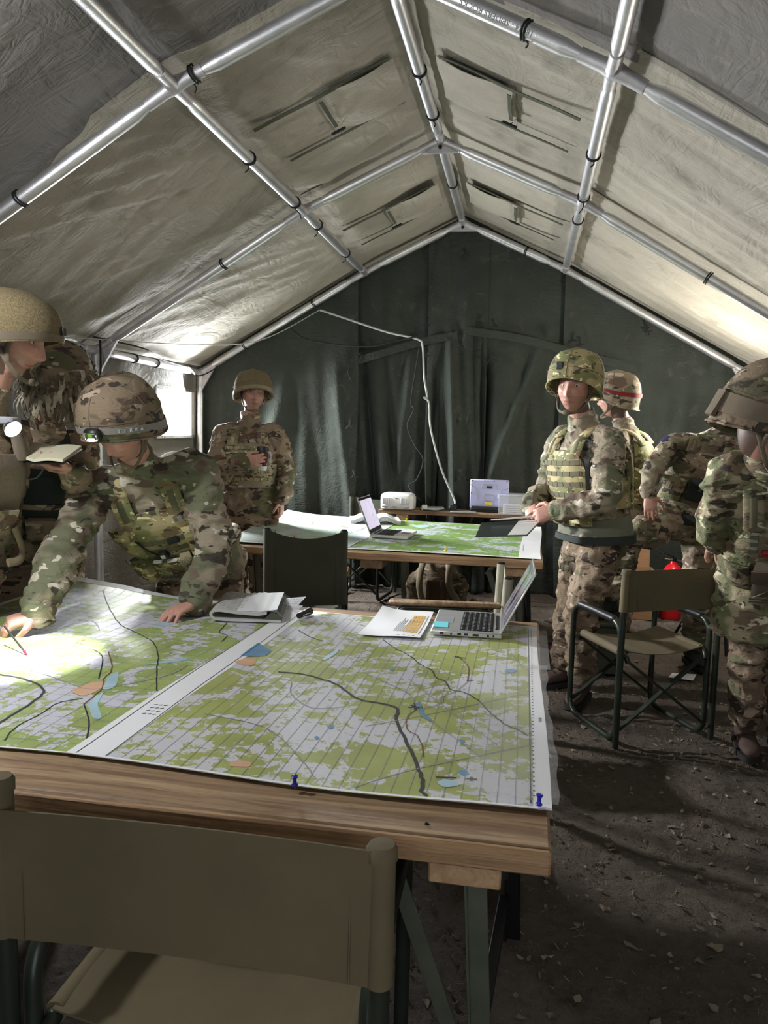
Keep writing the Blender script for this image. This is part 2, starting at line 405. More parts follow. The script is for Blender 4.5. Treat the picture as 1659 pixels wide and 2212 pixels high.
# ---- floor: trodden earth
def ground_z(x, y):
    P = np.stack([np.asarray(x, float), np.asarray(y, float), 0*np.asarray(x, float)], -1)
    return .012*vnoise(P, 2.1, 1)+.008*vnoise(P, 6, 2)+.0065*vnoise(P, 19, 3)+.0055*vnoise(P, 45, 4)-.012
def make_floor():
    g = NT('trodden_earth')
    a = g.noise(1.7, 6, .65); b = g.noise(26, 5, .7); d = g.noise(140, 4, .7)
    c = g.mix(g.step(a, .3, .7), (.095, .073, .055), (.165, .13, .10))
    c = g.mix(g.math('MULTIPLY', g.step(b, .5, .72), .6), c, (.045, .032, .023))
    c = g.mix(g.math('MULTIPLY', g.step(d, .6, .72), .55), c, (.30, .25, .19))
    g.bump(g.math('ADD', g.math('MULTIPLY', b, .9), g.math('MULTIPLY', d, .45)), .028, 1.0)
    m = g.done(c, .9)
    nx, ny = 330, 460
    X, Y = np.meshgrid(np.linspace(-3.6, 2.4, nx+1), np.linspace(-1.2, 8.0, ny+1))
    Z = ground_z(X, Y)
    P = np.stack([X, Y, Z], -1).reshape(-1, 3)
    idx = np.arange((nx+1)*(ny+1)).reshape(ny+1, nx+1)
    F = np.stack([idx[:-1, :-1], idx[:-1, 1:], idx[1:, 1:], idx[1:, :-1]], -1).reshape(-1, 4)
    me = bpy.data.meshes.new('floor'); me.from_pydata(P.tolist(), [], F.tolist()); me.update()
    tag(finish('floor', me, m, None, 180), kind='structure')
    # litter trodden into it: chips, leaf scraps and straw
    lit = thing('ground_litter', (0, 3, 0), 'dry leaf scraps, straw and crumbs scattered over the earth floor', 'litter', kind='stuff')
    for nm, n, lo, hi, mats in (('leaf_litter', 1700, .004, .019, ('dry_leaf', (.23, .185, .135))), ('straw_litter', 900, .008, .034, ('dry_straw', (.26, .21, .14))), ('earth_crumbs', 9000, .0025, .010, ('earth_crumb', (.115, .088, .066)))):
        mb = MB()
        xs = rng.uniform(-2.9, 1.75, n); ys = rng.uniform(.9, 7.0, n)
        near = rng.random(n) < .62
        xs = np.where(near, rng.uniform(-.4, 1.75, n), xs); ys = np.where(near, rng.uniform(1.7, 5, n), ys)
        zs = ground_z(xs, ys)
        for x, y, z in zip(xs, ys, zs):
            s = rng.uniform(lo, hi); a = rng.uniform(0, 6.28); ca, sa = math.cos(a), math.sin(a)
            if nm == 'leaf_litter':
                k = rng.uniform(.35, .9); t = [rng.uniform(-.004, .009) for _ in range(7)]
                q = [(math.cos(i*1.047)*s*rng.uniform(.55, 1.25), math.sin(i*1.047)*s*k*rng.uniform(.5, 1.2)) for i in range(6)]
                mb.add([(x+ca*p-sa*r, y+sa*p+ca*r, z+.005+max(t[i], -.003)) for i, (p, r) in enumerate(q)], [(0, 1, 2, 3), (0, 3, 4, 5)])
            elif nm == 'straw_litter':
                r = .0009; e = rng.uniform(0, .012)
                A = V((x, y, z+.005)); B = V((x+ca*s, y+sa*s, z+.005+e)); N = V((-sa, ca, 0))*r; U = V((0, 0, r))
                mb.add([A+N, A-N, A+U*1.5, B+N, B-N, B+U*1.5], [(0, 1, 4, 3), (1, 2, 5, 4), (2, 0, 3, 5)])
            else:
                pts = [(rng.uniform(.6, 1)*s*math.cos(i*2.1+a), rng.uniform(.6, 1)*s*math.sin(i*2.1+a)) for i in range(3)]
                mb.add([(x+p, y+q, z-.004) for p, q in pts]+[(x, y, z+s*.8)], [(0, 1, 3), (1, 2, 3), (2, 0, 3)])
        tag(mb.build(nm, surf(*mats, .9, var=.5, vs=5, bump=0), lit, 0), kind='stuff')
make_floor()

# ---- roof canvas, hung just outside the poles
roof = thing('ceiling', (XC, 3.2, 0), kind='structure')
def roof_panel(a0, a1, b0, b1, name, mat, seed, side, lift=.06, drape=.03, wr=1.0, ext=(.08, .03, .03)):
    """a0->a1 along the slope at the near frame, b0->b1 at the far one"""
    n = (a1-a0).cross(b0-a0).normalized()
    if n.z < 0: n = -n
    nu, nv = 70, 70
    U, W = np.meshgrid(np.linspace(-ext[0], 1+ext[1], nu+1), np.linspace(-.03, 1+ext[2], nv+1))
    A0, A1, B0, B1 = [np.array(q) for q in (a0, a1, b0, b1)]
    P = ((1-W)*(1-U))[..., None]*A0+((1-W)*U)[..., None]*A1+(W*(1-U))[..., None]*B0+(W*U)[..., None]*B1
    bell = np.sin(PI*np.clip(U, 0, 1))**.6*np.sin(PI*np.clip(W, 0, 1))**.6
    Q = np.stack([P[..., 0]*.5+P[..., 2]*.5, P[..., 1], 0*U], -1)
    def ridge(ang, fx, fy, s):
        c, si = math.cos(ang), math.sin(ang)
        x = (Q[..., 0]*c+Q[..., 1]*si)*fx; y = (-Q[..., 0]*si+Q[..., 1]*c)*fy
        e = vnoise(np.stack([x, y, 0*x+s], -1), 1, s)
        return (1-np.minimum(np.abs(e)*3, 1))
    wk = .010*ridge(.5+.3*side, 1.1, 6.5, seed)+.008*ridge(-.45*side, 1.4, 8, seed+5)+.006*ridge(1.1, 2, 7, seed+9)
    wk = wk*wr*(.35+.65*np.minimum(1, 1.6*bell))
    off = lift-drape*bell-wk+.010*vnoise(Q, 2.3, seed+2)
    P = P+off[..., None]*np.array(n)
    idx = np.arange((nu+1)*(nv+1)).reshape(nv+1, nu+1)
    F = np.stack([idx[:-1, :-1], idx[:-1, 1:], idx[1:, 1:], idx[1:, :-1]], -1).reshape(-1, 4)
    me = bpy.data.meshes.new(name); o = ORG[roof.name]
    me.from_pydata((P.reshape(-1, 3)-np.array(o)).tolist(), [], F.tolist()); me.update()
    return finish(name, me, mat, roof, 180)
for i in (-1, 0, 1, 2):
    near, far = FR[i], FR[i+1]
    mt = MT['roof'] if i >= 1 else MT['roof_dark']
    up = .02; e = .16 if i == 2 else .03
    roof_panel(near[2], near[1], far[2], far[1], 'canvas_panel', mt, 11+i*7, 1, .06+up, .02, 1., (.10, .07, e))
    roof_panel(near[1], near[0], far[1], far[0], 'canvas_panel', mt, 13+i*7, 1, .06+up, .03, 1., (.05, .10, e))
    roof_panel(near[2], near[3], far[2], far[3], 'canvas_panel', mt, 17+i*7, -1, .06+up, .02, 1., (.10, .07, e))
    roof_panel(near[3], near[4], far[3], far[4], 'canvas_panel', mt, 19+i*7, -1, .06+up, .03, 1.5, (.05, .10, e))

def on_roof(bay, side, d, y, off=.05):
    """point on the upper roof slope: d metres down the slope from the ridge"""
    a, b = FR[bay], FR[bay+1]; t = (y-a[2].y)/(b[2].y-a[2].y)
    r = a[2].lerp(b[2], t); p = (a[1] if side < 0 else a[3]).lerp(b[1] if side < 0 else b[3], t)
    dv = (p-r).normalized(); n = V((-dv.z, 0, dv.x)) if side < 0 else V((-dv.z, 0, dv.x))
    if n.z < 0: n = -n
    return r+dv*d+n*off, dv, n
def strap_on_roof(name, bay, side, d0, y0, d1, y1, w, parent, off=.025, mat='web', k=8):
    mb = MB(); prev = None
    def fn(u, v):
        p, dv, n = on_roof(bay, side, d0+(d1-d0)*u, y0+(y1-y0)*u, off)
        al = (on_roof(bay, side, d1, y1, off)[0]-on_roof(bay, side, d0, y0, off)[0]).normalized()
        sd = al.cross(n).normalized()
        return p+sd*w*(v-.5)+n*(.002*math.sin(u*9)), -n
    mb.sheet(fn, k, 1, .004); return mb.build(name, MT[mat], parent)
# ventilation flaps beside the ridge: two webbing straps, a flap and a toggle on every panel
for bay, yv in ((1, 4.2), (2, 6.15)):
    for side in (-1, 1):
        yc = yv
        mb = MB()
        def fn(u, v):
            p, dv, n = on_roof(bay, side, .10+.42*u, yc-.24+.48*v, .030-.012*math.sin(PI*u)-.006*math.sin(7*v+u*5))
            return p, -n
        mb.sheet(fn, 14, 14, .003); fl = mb.build('vent_flap', MT['roof'], roof, 60)
        strap_on_roof('webbing_strap', bay, side, .12, yc-.25, .86, yc-.25, .032, roof)
        strap_on_roof('webbing_strap', bay, side, .12, yc+.25, .82, yc+.25, .022, roof)
        strap_on_roof('webbing_strap', bay, side, .50, yc-.22, .50, yc+.10, .02, roof, .008)
        p, dv, n = on_roof(bay, side, .50, yc+.12, -.005)
        mb = MB(); mb.tube([p-dv*.035, p+dv*.035], .008, 8, 'round'); mb.tube([p, p+n*.03+V((0, .05, 0))], .003, 6); mb.build('toggle', MT['cord'], roof)

# ---- the pole frame
frm = thing('tent_frame', (XC, 5.1, 0), 'silver aluminium pole frame holding up the tent canvas', 'tent frame')
def pole(a, b, r=.033, gap=.12, ends=(1, 1)):
    a, b = V(a), V(b); d = (b-a).normalized(); L = (b-a).length
    mb = MB(); P, R = [], []
    s0, s1 = gap*ends[0], L-gap*ends[1]
    for s, rr in ((s0, r*.66), (s0+.02, r*.68), (s0+.085, r), (s0+.1, r), ((s0+s1)/2, r), (s1-.1, r), (s1-.085, r), (s1-.02, r*.68), (s1, r*.66)):
        P.append(a+d*s); R.append(rr)
    mb.tube(P, R, 18); return mb.build('pole', MT['alu'], frm, 35)
def tie(p, d, r=.033, tails=1, seed=0, mat='cord'):
    q = random.Random(seed); mb = MB(); p, d = V(p), V(d).normalized(); x = d.orthogonal().normalized(); y = d.cross(x)
    for k in (-.006, .006):
        mb.tube([p+d*(k+.004*math.sin(i))+(x*math.cos(i*PI/6)+y*math.sin(i*PI/6))*(r+.004) for i in range(12)], .0042, 6, closed=True)
    for i in range(tails):
        a = V((0, 0, -1))*(r+.004); e = V((q.uniform(-.04, .04), q.uniform(-.03, .03), q.uniform(-.06, -.02)))
        mb.tube(cr([p+a, p+a+e*.5+V((.01, 0, 0)), p+a+e], 4), .0035, 6)
    return mb.build('tie', MT[mat], frm)
def connector(p, arms, r=.027, plate=None):
    mb = MB()
    mb.ball(p, r*1.28, 16, 10)
    for d in arms:
        d = V(d).normalized(); mb.tube([V(p), V(p)+d*.05, V(p)+d*.14], [r*1.35, r*1.05, r*1.0], 16)
    if plate:
        mb.loft([[V(q)+V((0, dy, 0)) for q in plate] for dy in (-.012, .012)])
    o = mb.build('connector', MT['alu_cast'], frm, 50)
    return o
k = 0
for i in (-1, 0, 1, 2, 3):
    n = FR[i]
    for a, b in ((0, 1), (1, 2), (2, 3), (3, 4)): pole(n[a], n[b])
    for j in range(5):
        arms = []
        if j > 0: arms.append(n[j-1]-n[j])
        if j < 4: arms.append(n[j+1]-n[j])
        if i > -1: arms.append(V((0, -1, 0)))
        if i < 3: arms.append(V((0, 1, 0)))
        pl = None
        if j in (0, 4): arms.append(V((0, 0, -1)))
        if j == 2: pl = [n[2]+V((-.16, 0, -.078)), n[2]+V((.16, 0, -.078)), n[2]+V((.06, 0, -.005)), n[2]+V((-.06, 0, -.005))]
        if j == 0: pl = [n[0]+V((.0, 0, -.2)), n[0]+V((.17, 0, .085)), n[0]+V((-.02, 0, .02)), n[0]+V((-.025, 0, -.2))]
        if j == 4: pl = [n[4]+V((.0, 0, -.2)), n[4]+V((-.17, 0, .085)), n[4]+V((.02, 0, .02)), n[4]+V((.025, 0, -.2))]
        c = connector(n[j], arms, plate=pl)
        if j == 2: MB().lathe([(0, 0), (.012, 0), (.012, .006), (0, .006)], n[2]+V((0, -.018, -.045)), (0, 1, 0), 10).build('rivet', MT['blackmetal'], c)
    for e in (0, 4): pole(V((n[e].x, n[e].y, 0)), n[e], .03, .12, (0, 1))
    if i < 3:
        for j in range(5): pole(FR[i][j], FR[i+1][j], .031 if j in (1, 2, 3) else .029)
for (i, j, t, m) in ((1, 1, .47, 1), (1, 1, .9, 1), (2, 1, .18, 1), (2, 1, .62, 1), (1, 2, .78, 1), (2, 2, .45, 0), (1, 3, .52, 1), (1, 3, .93, 1), (2, 3, .2, 0), (1, 2, .48, 1)):
    a, b = FR[i][j], FR[i+1][j]; k += 1; tie(a.lerp(b, t), b-a, .031, m, k)
for (i, a, b, t, m) in ((1, 1, 0, .48, 0), (1, 1, 2, .1, 1), (2, 1, 0, .37, 0), (3, 1, 0, .3, 0), (3, 1, 0, .72, 0), (1, 3, 4, .42, 1), (1, 2, 3, .62, 1), (3, 2, 3, .62, 0), (2, 3, 4, .5, 0)):
    p, q = FR[i][a], FR[i][b]; k += 1; tie(p.lerp(q, t), q-p, .033, m, k)
for t in (.3, .5): tie(FR[2][0].lerp(FR[3][0], t), (0, 1, 0), .029, 0, 50+int(t*10))
# the handwriting on the near pole
a, b = FR[1][2], FR[1][3]; d = (b-a).normalized(); cpos = a.lerp(b, .50)
nrm = V((0, -.86, -.5)); nrm = (nrm-d*nrm.dot(d)).normalized()
text('handwriting', '18x24 - SPIDERS ROCKS', .030, frame(cpos+nrm*.0337, -d, nrm.cross(-d)), MT['ink_grey'], frm, .0001)
# dangling wire loops at the left eave
# ---- far gable: heavy green curtains
back = thing('wall_back', (XC, 7.2, 0), kind='structure')
def roofline(x):
    n = FR[3]
    for a, b in zip(n, n[1:]):
        if a.x <= x <= b.x: return a.z+(b.z-a.z)*(x-a.x)/(b.x-a.x)
    return n[0].z if x < n[0].x else n[4].z
def curtain(x0, x1, y0, seed, slant=0., amp=1., folds=(), tilt=.16, nu=110, nv=70, edge=.03):
    def fn(u, v):
        h = v                                     # 0 at the floor, 1 at the roof
        x = x0+(x1-x0)*u + slant*(1-h)*(.5 if 0 < u < 1 else .5) + edge*math.sin(6*h+seed)*(1-h)*(u in (0., 1.))
        zt = roofline(min(max(x, -3.0), 1.78))+.11
        z = zt*h - .01
        g = (1-h)**.6
        y = y0+tilt*(1-h)**1.3
        for (fx, wd, am, sl, top) in folds:
            c = fx+sl*(top-z); q = (x-c)/wd
            if z < top: y += am*min(1, (top-z)/.5)*math.exp(-q*q)
        y += amp*g*(.030*math.sin(9*x+1.7*seed+.9*z)+.018*math.sin(23*x+seed-1.3*z)) + amp*.010*math.sin(41*x+3*z+seed)*g
        return V((x, y, z))
    mb = MB(); mb.grid(fn, nu, nv)
    P = np.array(mb.v); P[:, 1] += .014*vnoise(P*np.array((3.2, 1, 1.2)), 1, seed)+.008*(1-np.minimum(1, 3*np.abs(vnoise(P*np.array((4, 1, 4)), 1, seed+3))))
    mb.v = [tuple(p) for p in P]
    o = mb.build('curtain', MT['gable'], back, 180)
    md = o.modifiers.new('thick', 'SOLIDIFY'); md.thickness = .006; md.offset = 1
    return o
curtain(-3.10, -1.55, 7.12, 3, .05, 1.0, ((-2.2, .07, -.05, -.25, 2.0), (-1.75, .05, -.07, .1, 2.2), (-2.7, .1, .06, 0, 1.7)))
curtain(-1.72, -.80, 7.20, 5, -.06, 1.3, ((-1.35, .06, .09, .15, 2.2), (-1.05, .05, -.08, -.1, 2.3), (-1.55, .04, .1, .1, 2.4)))
curtain(-.93, -.40, 7.15, 8, .10, 1.4, ((-.72, .04, -.10, .05, 2.5), (-.52, .05, .10, .08, 2.6), (-.83, .035, .08, 0, 2.2)))
curtain(-.60, .52, 7.19, 11, -.10, 1.0, ((-.2, .09, -.05, -.12, 2.4), (.18, .05, -.07, -.35, 2.5), (.36, .05, -.06, .25, 2.6), (-.40, .045, .09, .02, 2.3)))
curtain(.26, 1.92, 7.14, 15, .05, .6, ((.9, .14, .05, .2, 1.9), (1.35, .1, -.04, -.2, 1.8)))
def gable_y(x, z): return 7.05+.10*(1-z/roofline(x))
def seam(pts, w, name, off=0.):
    mb = MB(); P = cr(pts, 6)
    def fn(u, v):
        p = P[min(int(round(u*(len(P)-1))), len(P)-1)]; return V((p.x, gable_y(p.x, p.z)+.078-off, p.z+w*(v-.5))), V((0, -1, 0))
    mb.sheet(fn, len(P)-1, 1, .006); return mb.build(name, MT['gable'], back)
seam([(-1.66, 0, 2.06), (-1.3, 0, 2.17), (-.95, 0, 2.27), (-.65, 0, 2.33)], .07, 'seam_band')
seam([(-.58, 0, 2.37), (-.1, 0, 2.30), (.35, 0, 2.19), (.9, 0, 2.05)], .07, 'seam_band')
def hook(x, z, s=1., seed=0):
    q = random.Random(seed); mb = MB(); y = gable_y(x, z)+.02
    for i in range(3): mb.tube(cr([(x+q.uniform(-.03, .03)*s, y, z+.05*s), (x+q.uniform(-.01, .01), y-.015, z), (x+q.uniform(-.05, .05)*s, y-.01, z-q.uniform(.03, .07)*s)], 4), .0045*s, 6)
    mb.tube([(x-.03*s, y-.01, z-.03*s), (x+.04*s, y-.012, z-.022*s)], .007*s, 6); mb.build('toggle', MT['cord'], back)
for i, (x, z) in enumerate(((-.92, 2.43), (-.33, 2.42), (-.92, 2.16), (-.33, 2.13), (-.62, 2.24), (-1.62, 1.98), (-1.5, 2.12), (-1.42, 2.24), (.4, 2.27), (-.6, 3.02), (-.52, 1.60), (-1.6, 1.52), (-.57, 1.1), (-1.55, 1.06), (.95, 2.38))): hook(x, z, .9, i)
MB().box((-.735, 7.08, 2.87), (.012, .012, .36)).build('batten', MT['gable'], back)

# ---- side walls and the near gable
g = NT('window_glow'); 
def side_wall(name, x, sgn, hole=None):
    root = thing(name, (x, 3.2, 0), kind='structure')
    ys = sorted(set(np.linspace(-.75, 7.3, 70).tolist()+(list(hole[:2]) if hole else []))); zs = sorted(set(np.linspace(-.02, 2.02, 24).tolist()+(list(hole[2:]) if hole else [])))
    P = [(x+sgn*(.10*(1-z/2)+.012*math.sin(9*y+2*z)*(1 if not hole or not (hole[0]-.2 < y < hole[1]+.2) else .2)), y, z) for z in zs for y in ys]; n = len(ys); F = []
    for j in range(len(zs)-1):
        for i in range(n-1):
            yc, zc = (ys[i]+ys[i+1])/2, (zs[j]+zs[j+1])/2
            if hole and hole[0] < yc < hole[1] and hole[2] < zc < hole[3]: continue
            F.append((j*n+i, j*n+i+1, (j+1)*n+i+1, (j+1)*n+i))
    mb = MB(); mb.add(P, F); o = mb.build('canvas_panel', MT['sidewall'], root, 180)
    md = o.modifiers.new('thick', 'SOLIDIFY'); md.thickness = .004
    return root
HOLE = (6.22, 7.0, 1.37, 1.79)
wl = side_wall('wall_left', -3.04, -1, HOLE)
side_wall('wall_right', 1.83, 1)
win = thing('window_1', (-3.04, 6.52, 1.57), kind='structure')
mb = MB()
for (a, b) in (((6.22, 1.37), (7.0, 1.37)), ((6.22, 1.79), (7.0, 1.79)), ((6.22, 1.37), (6.22, 1.79)), ((7.0, 1.37), (7.0, 1.79))):
    mb.beam((-3.062, a[0], a[1]), (-3.062, b[0], b[1]), .03, .03, (1, 0, 0))
mb.build('window_frame', MT['sidewall'], win)
MB().box((-3.068, 6.61, 1.58), (.003, .78, .42)).build('window_pane', MT['film'], win)
g = NT('orange_film_glow'); om = g.done((.95, .38, .02), .5, Transmission_Weight=.0, Emission_Color=(1, .42, .02), Emission_Strength=.9)  # emission stands in for daylight shining through the flap
mb = MB(); q_ = [(6.23, 1.78), (6.41, 1.78), (6.33, 1.38), (6.23, 1.38)]
mb.add([(-3.05, *p) for p in q_]+[(-3.056, *p) for p in q_], [(0, 1, 2, 3), (7, 6, 5, 4), (0, 4, 5, 1), (1, 5, 6, 2), (2, 6, 7, 3), (3, 7, 4, 0)])
mb.build('window_flap', om, win)
fw = thing('wall_front', (XC, -.75, 0), kind='structure')
mb = MB()
def poly(xs):                                         # near gable beside and above the open door
    for x0, x1, zb in xs:
        mb.add([(x0, -.75, zb), (x1, -.75, zb), (x1, -.75, roofline(min(max(x1, -3), 1.78))+.06), (x0, -.75, roofline(min(max(x0, -3), 1.78))+.06)], [(0, 1, 2, 3)])
poly([(-3.15, -1.5, 0), (-1.5, -.6, 0), (-.3, .26, 2.0), (-.6, -.3, 0), (.26, .9, 2.0), (.9, 1.95, 0)])
o = mb.build('canvas_panel', MT['roof_dark'], fw); md = o.modifiers.new('thick', 'SOLIDIFY'); md.thickness = .004

# ---- cables that hang in the tent
def cable(name, pts, r, mat, label, k=8, group=None):
    mb = MB(); mb.tube(cr(pts, k), r, 7); return tag(mb.build(name, MT[mat], None), label, 'cable', group)
cable('power_cable', [(-1.86, 6.98, 2.52), (-1.6, 7.0, 2.44), (-1.25, 6.98, 2.33), (-.98, 6.97, 2.27), (-.93, 6.96, 2.20), (-.91, 6.96, 1.95), (-.88, 6.97, 1.78), (-.90, 6.95, 1.765), (-.86, 6.96, 1.72), (-.84, 6.98, 1.5), (-.74, 7.02, 1.15), (-.62, 7.0, .90), (-.60, 6.97, .845)], .009, 'wire', 'pale grey cable hanging down the green gable curtain to the plank table')
cable('power_cable', [(-2.15, 6.97, 2.38), (-2.0, 7.0, 2.27), (-1.7, 7.0, 2.22), (-1.4, 7.0, 2.21), (-1.15, 6.98, 2.26), (-.98, 6.96, 2.29)], .008, 'cord', 'black cable sagging across the green gable curtain')
cable('power_cable', [(-.96, 6.96, 2.2), (-1.02, 6.98, 1.75), (-.99, 6.95, 1.66), (-1.05, 7.0, 1.52), (-.98, 7.0, 1.35), (-.9, 7.0, 1.22), (-.95, 7.0, 1.05), (-1.02, 7.0, .98), (-.9, 6.95, .86)], .006, 'cord', 'thin black cable looping beside the pale cable on the green gable curtain')
cable('white_cord', [(-3.0, 4.4, 1.99), (-2.90, 5.0, 2.04), (-2.6, 5.9, 2.10), (-2.25, 6.5, 2.2), (-1.86, 6.97, 2.52)], .004, 'wire', 'thin white cord strung under the roof canvas along the slope')
cable('black_wire', [(-2.93, 5.05, 2.06), (-2.75, 5.4, 2.02), (-2.86, 5.9, 1.99), (-2.9, 6.5, 1.97), (-2.96, 6.95, 1.93), (-2.6, 6.98, 2.14), (-2.3, 6.98, 2.3)], .006, 'cord', 'black wire slung along the eave pole above the window')
cable('black_wire', [(-2.9, 5.08, 2.04), (-2.88, 5.05, 1.9), (-2.87, 5.02, 1.8), (-2.9, 4.98, 1.7), (-2.95, 4.9, 1.5), (-2.97, 4.8, 1.2)], .007, 'cord', 'black wire dropping from the eave joint down the side wall')
# ================================================================== furniture
def ztop(): return .73
TZ = .73
def make_table(x0, x1, y0, y1, label, group=None, npl=6):
    t = thing('map_table', ((x0+x1)/2, (y0+y1)/2, 0), label, 'table', group)
    w = (y1-y0)/npl
    for i in range(npl):
        mb = MB(); a = y0+i*w
        mb.box(((x0+x1)/2, a+w/2, TZ-.0225), (x1-x0, w-.0016, .045), None, .006); mb.build('plank', MT['wood'], t)
    MB().box(((x0+x1)/2, y0-.009, TZ-.0235), (x1-x0, .018, .047), None, .005).build('edge_strip', MT['wood_edge'], t)
    for xb in (x0+.45, x1-.16, (x0+x1)/2):
        mb = MB(); mb.box((xb, (y0+y1)/2, TZ-.045-.03), (.14, y1-y0-.03, .058), None, .004); mb.build('batten', MT['wood_raw'], t)
    for xb in (x1-.115, x0+.3):
        for (ya, yb) in ((y0+.10, y0+(y1-y0)*.46), (y1-.10, y0+(y1-y0)*.54)):
            s = 1 if yb > ya else -1
            for yy, mt in ((ya, 'greenmetal'), (yb, 'blackmetal')):
                xl = xb+(.0 if mt == 'greenmetal' else .05)
                mb = MB(); mb.beam((xl-.03, yy, TZ-.075), (xl+.01, yy+.01, -.01), .045, .006, (0, 1, 0)); mb.beam((xl-.05, yy, TZ-.075), (xl-.01, yy+.01, -.01), .006, .04, (0, 1, 0)); mb.build('leg', MT[mt], t)
            mb = MB(); mb.beam((xb-.03, ya, .06), (xb+.03, yb, .12), .03, .03); mb.build('foot_rail', MT['blackmetal'], t)
            mb = MB(); mb.beam((xb-.21, ya, TZ-.09), (xb+.02, ya+s*.005, .02), .035, .006, (0, 1, 0)); mb.build('stay', MT['greenmetal'], t)
            mb = MB(); mb.beam((xb+.0, ya, .60), (xb+.04, yb, .20), .03, .006, (1, 0, 0)); mb.build('stay', MT['blackmetal'], t)
    return t
table1 = make_table(-1.80, .078, 1.433, 3.215, 'nearest wooden trestle table, carrying the two wide joined maps')
table2 = make_table(-1.96, .125, 4.76, 6.47, 'farther wooden trestle table, carrying one map and a pale open laptop')
# splinters, nail and knot on the near plank are in the wood; the nail is real
nail = MB().lathe([(0, 0), (.005, .0), (.0055, .002), (.003, .004), (0, .0045)], (-.16, 1.475, TZ-.001), (.3, -.2, 1), 10).build('nail', MT['blackmetal'], table1)
backt = thing('plank_table', (-.5, 6.93, 0), 'narrow rough plank table against the green gable curtain, holding the projector', 'table')
for i in range(2): MB().box((-.5, 6.90+i*.13, .765), (1.52, .126, .035), None, .004).build('plank', MT['wood'], backt)
for xb in (-1.05, .02):
    MB().box((xb, 6.96, .72), (.10, .24, .05), None, .004).build('batten', MT['wood_raw'], backt)
    for yy in (6.88, 7.05): MB().beam((xb, yy, .70), (xb+.03, yy, -.01), .04, .04).build('leg', MT['greenmetal'], backt)
    MB().beam((xb+.02, 6.86, .69), (xb-.32, 6.86, .25), .035, .006, (0, 1, 0)).build('stay', MT['greenmetal'], backt)

def rrect(y0, y1, z0, z1, x, r, k=5):
    P = []
    for cy, cz, a0 in ((y1-r, z1-r, 0), (y0+r, z1-r, 90), (y0+r, z0+r, 180), (y1-r, z0+r, 270)):
        for i in range(k+1):
            a = math.radians(a0+90*i/k); P.append((x, cy+r*math.cos(a), cz+r*math.sin(a)))
    return P
def make_chair(label, group, bz0, bz1, cloth='chaircloth', wooden=False, W=.51, slump=0., sides=True, rt=.0145, lift=0., az=.60, arms=(-1, 1)):
    R0 = .025
    """folding field chair, seat towards +y"""
    t = thing('folding_chair', (0, 0, 0), label, 'chair', group)
    h = W/2; yr = -.235
    for s in (-1, 1):
        MB().tube(rrect(-.20, .26, .015, az if s in arms else .47, s*h*.93, .075), rt, 12, closed=True).build('side_frame', MT['chairtube'], t)
        MB().tube([(s*h, yr, .0), (s*h, yr, .5), (s*h, yr-.012, bz1-.01)], rt*1.05, 12).build('back_post', MT['chairtube'], t)
        if s not in arms: pass
        elif wooden: MB().box((s*h*.93, .03, az+.022), (.055, .50, .022), None, .008).build('armrest', MT['wood'], t)
        else: MB().tube(cr([(s*h*.93, -.13, .604), (s*h*.93, .05, .606), (s*h*.93, .19, .604)], 4), .0195, 12, 'round').build('armrest', MT['black'], t)
        MB().tube(cr([(s*h*.80, -.22, .41), (s*h*.84, -.19, .445), (s*h*.84, .0, .452), (s*h*.84, .20, .445), (s*h*.80, .24, .41)], 5), rt*.95, 10).build('seat_rail', MT['chairtube'], t)
        for yy in (-.215, .245):
            MB().beam((-s*h*.88, yy+.012*s, .075), (s*h*.80, yy+.012*s, .415), .012, .028, (0, 1, 0)).build('cross_brace', MT['chairtube'], t)
        MB().lathe([(0, 0), (.008, 0), (.007, .004), (0, .006)], (s*h, yr-.017, bz0+.05), (0, -1, 0), 10).build('rivet', MT['rivet'], t)
        for yy, zz in ((-.21, .30), (-.21, .47)): MB().lathe([(0, 0), (.006, 0), (.005, .003), (0, .004)], (s*h*1.03, yy-.01, zz), (s, 0, 0), 8).build('rivet', MT['rivet'], t)
        MB().lathe([(0, .02), (.017, .018), (.018, .0), (.016, -.004), (0, -.004)], (s*h, yr-.012, bz1-.012), (0, 0, 1), 12).build('post_cap', MT['blackmetal'], t) if wooden else MB().lathe([(0, .006), (R0*.8, .004), (R0, -.004), (R0, -.02), (0, -.02)], (s*h, yr-.012, bz1+(lift if s < 0 else 0)), (0, 0, 1), 16).build('sleeve_top', MT[cloth], t)
    def seat(u, v):
        x = (u-.5)*2*h*.84; sag = .035*(1-(2*u-1)**2); return V((x, -.19+.39*v, .466-sag+.004*math.sin(5*v+3*u))), V((0, 0, 1))
    so = MB().sheet(seat, 16, 10, .004).build('seat', MT[cloth], t, 60)
    for s in (-1, 1): MB().tube([(s*h*.84, -.18, .450), (s*h*.84, .19, .450)], .021, 12).build('seam_sleeve', MT[cloth], so)
    mb = MB(); R = .022
    def bk(u, v):
        x = (u-.5)*2*h; q = 1-(2*u-1)**2; z = bz0+(bz1-bz0)*v
        z -= slump*q*(1 if v > .5 else .25)*abs(2*v-1)
        return V((x, yr-.012*v+.012*q-.020, z)), V((0, -1, 0))
    bo = mb.sheet(bk, 20, 12, .004).build('back_canvas', MT[cloth], t, 60)
    for s in (-1, 1):
        def slv(u, v):
            a = 2*PI*u; return V((s*h+R*math.cos(a), yr-.008*v-.004+R*math.sin(a), bz0+(bz1-bz0+(lift if s < 0 else 0)-.003)*v)), V((math.cos(a), math.sin(a), 0))
        MB().sheet(slv, 18, 8, .003).build('back_sleeve', MT[cloth], bo, 70)
        MB().box((s*(h-.045), yr-.0235, (bz0+bz1)/2), (.003, .003, bz1-bz0-.01), None, .0008).build('stitching', MT[cloth], bo)
    return t
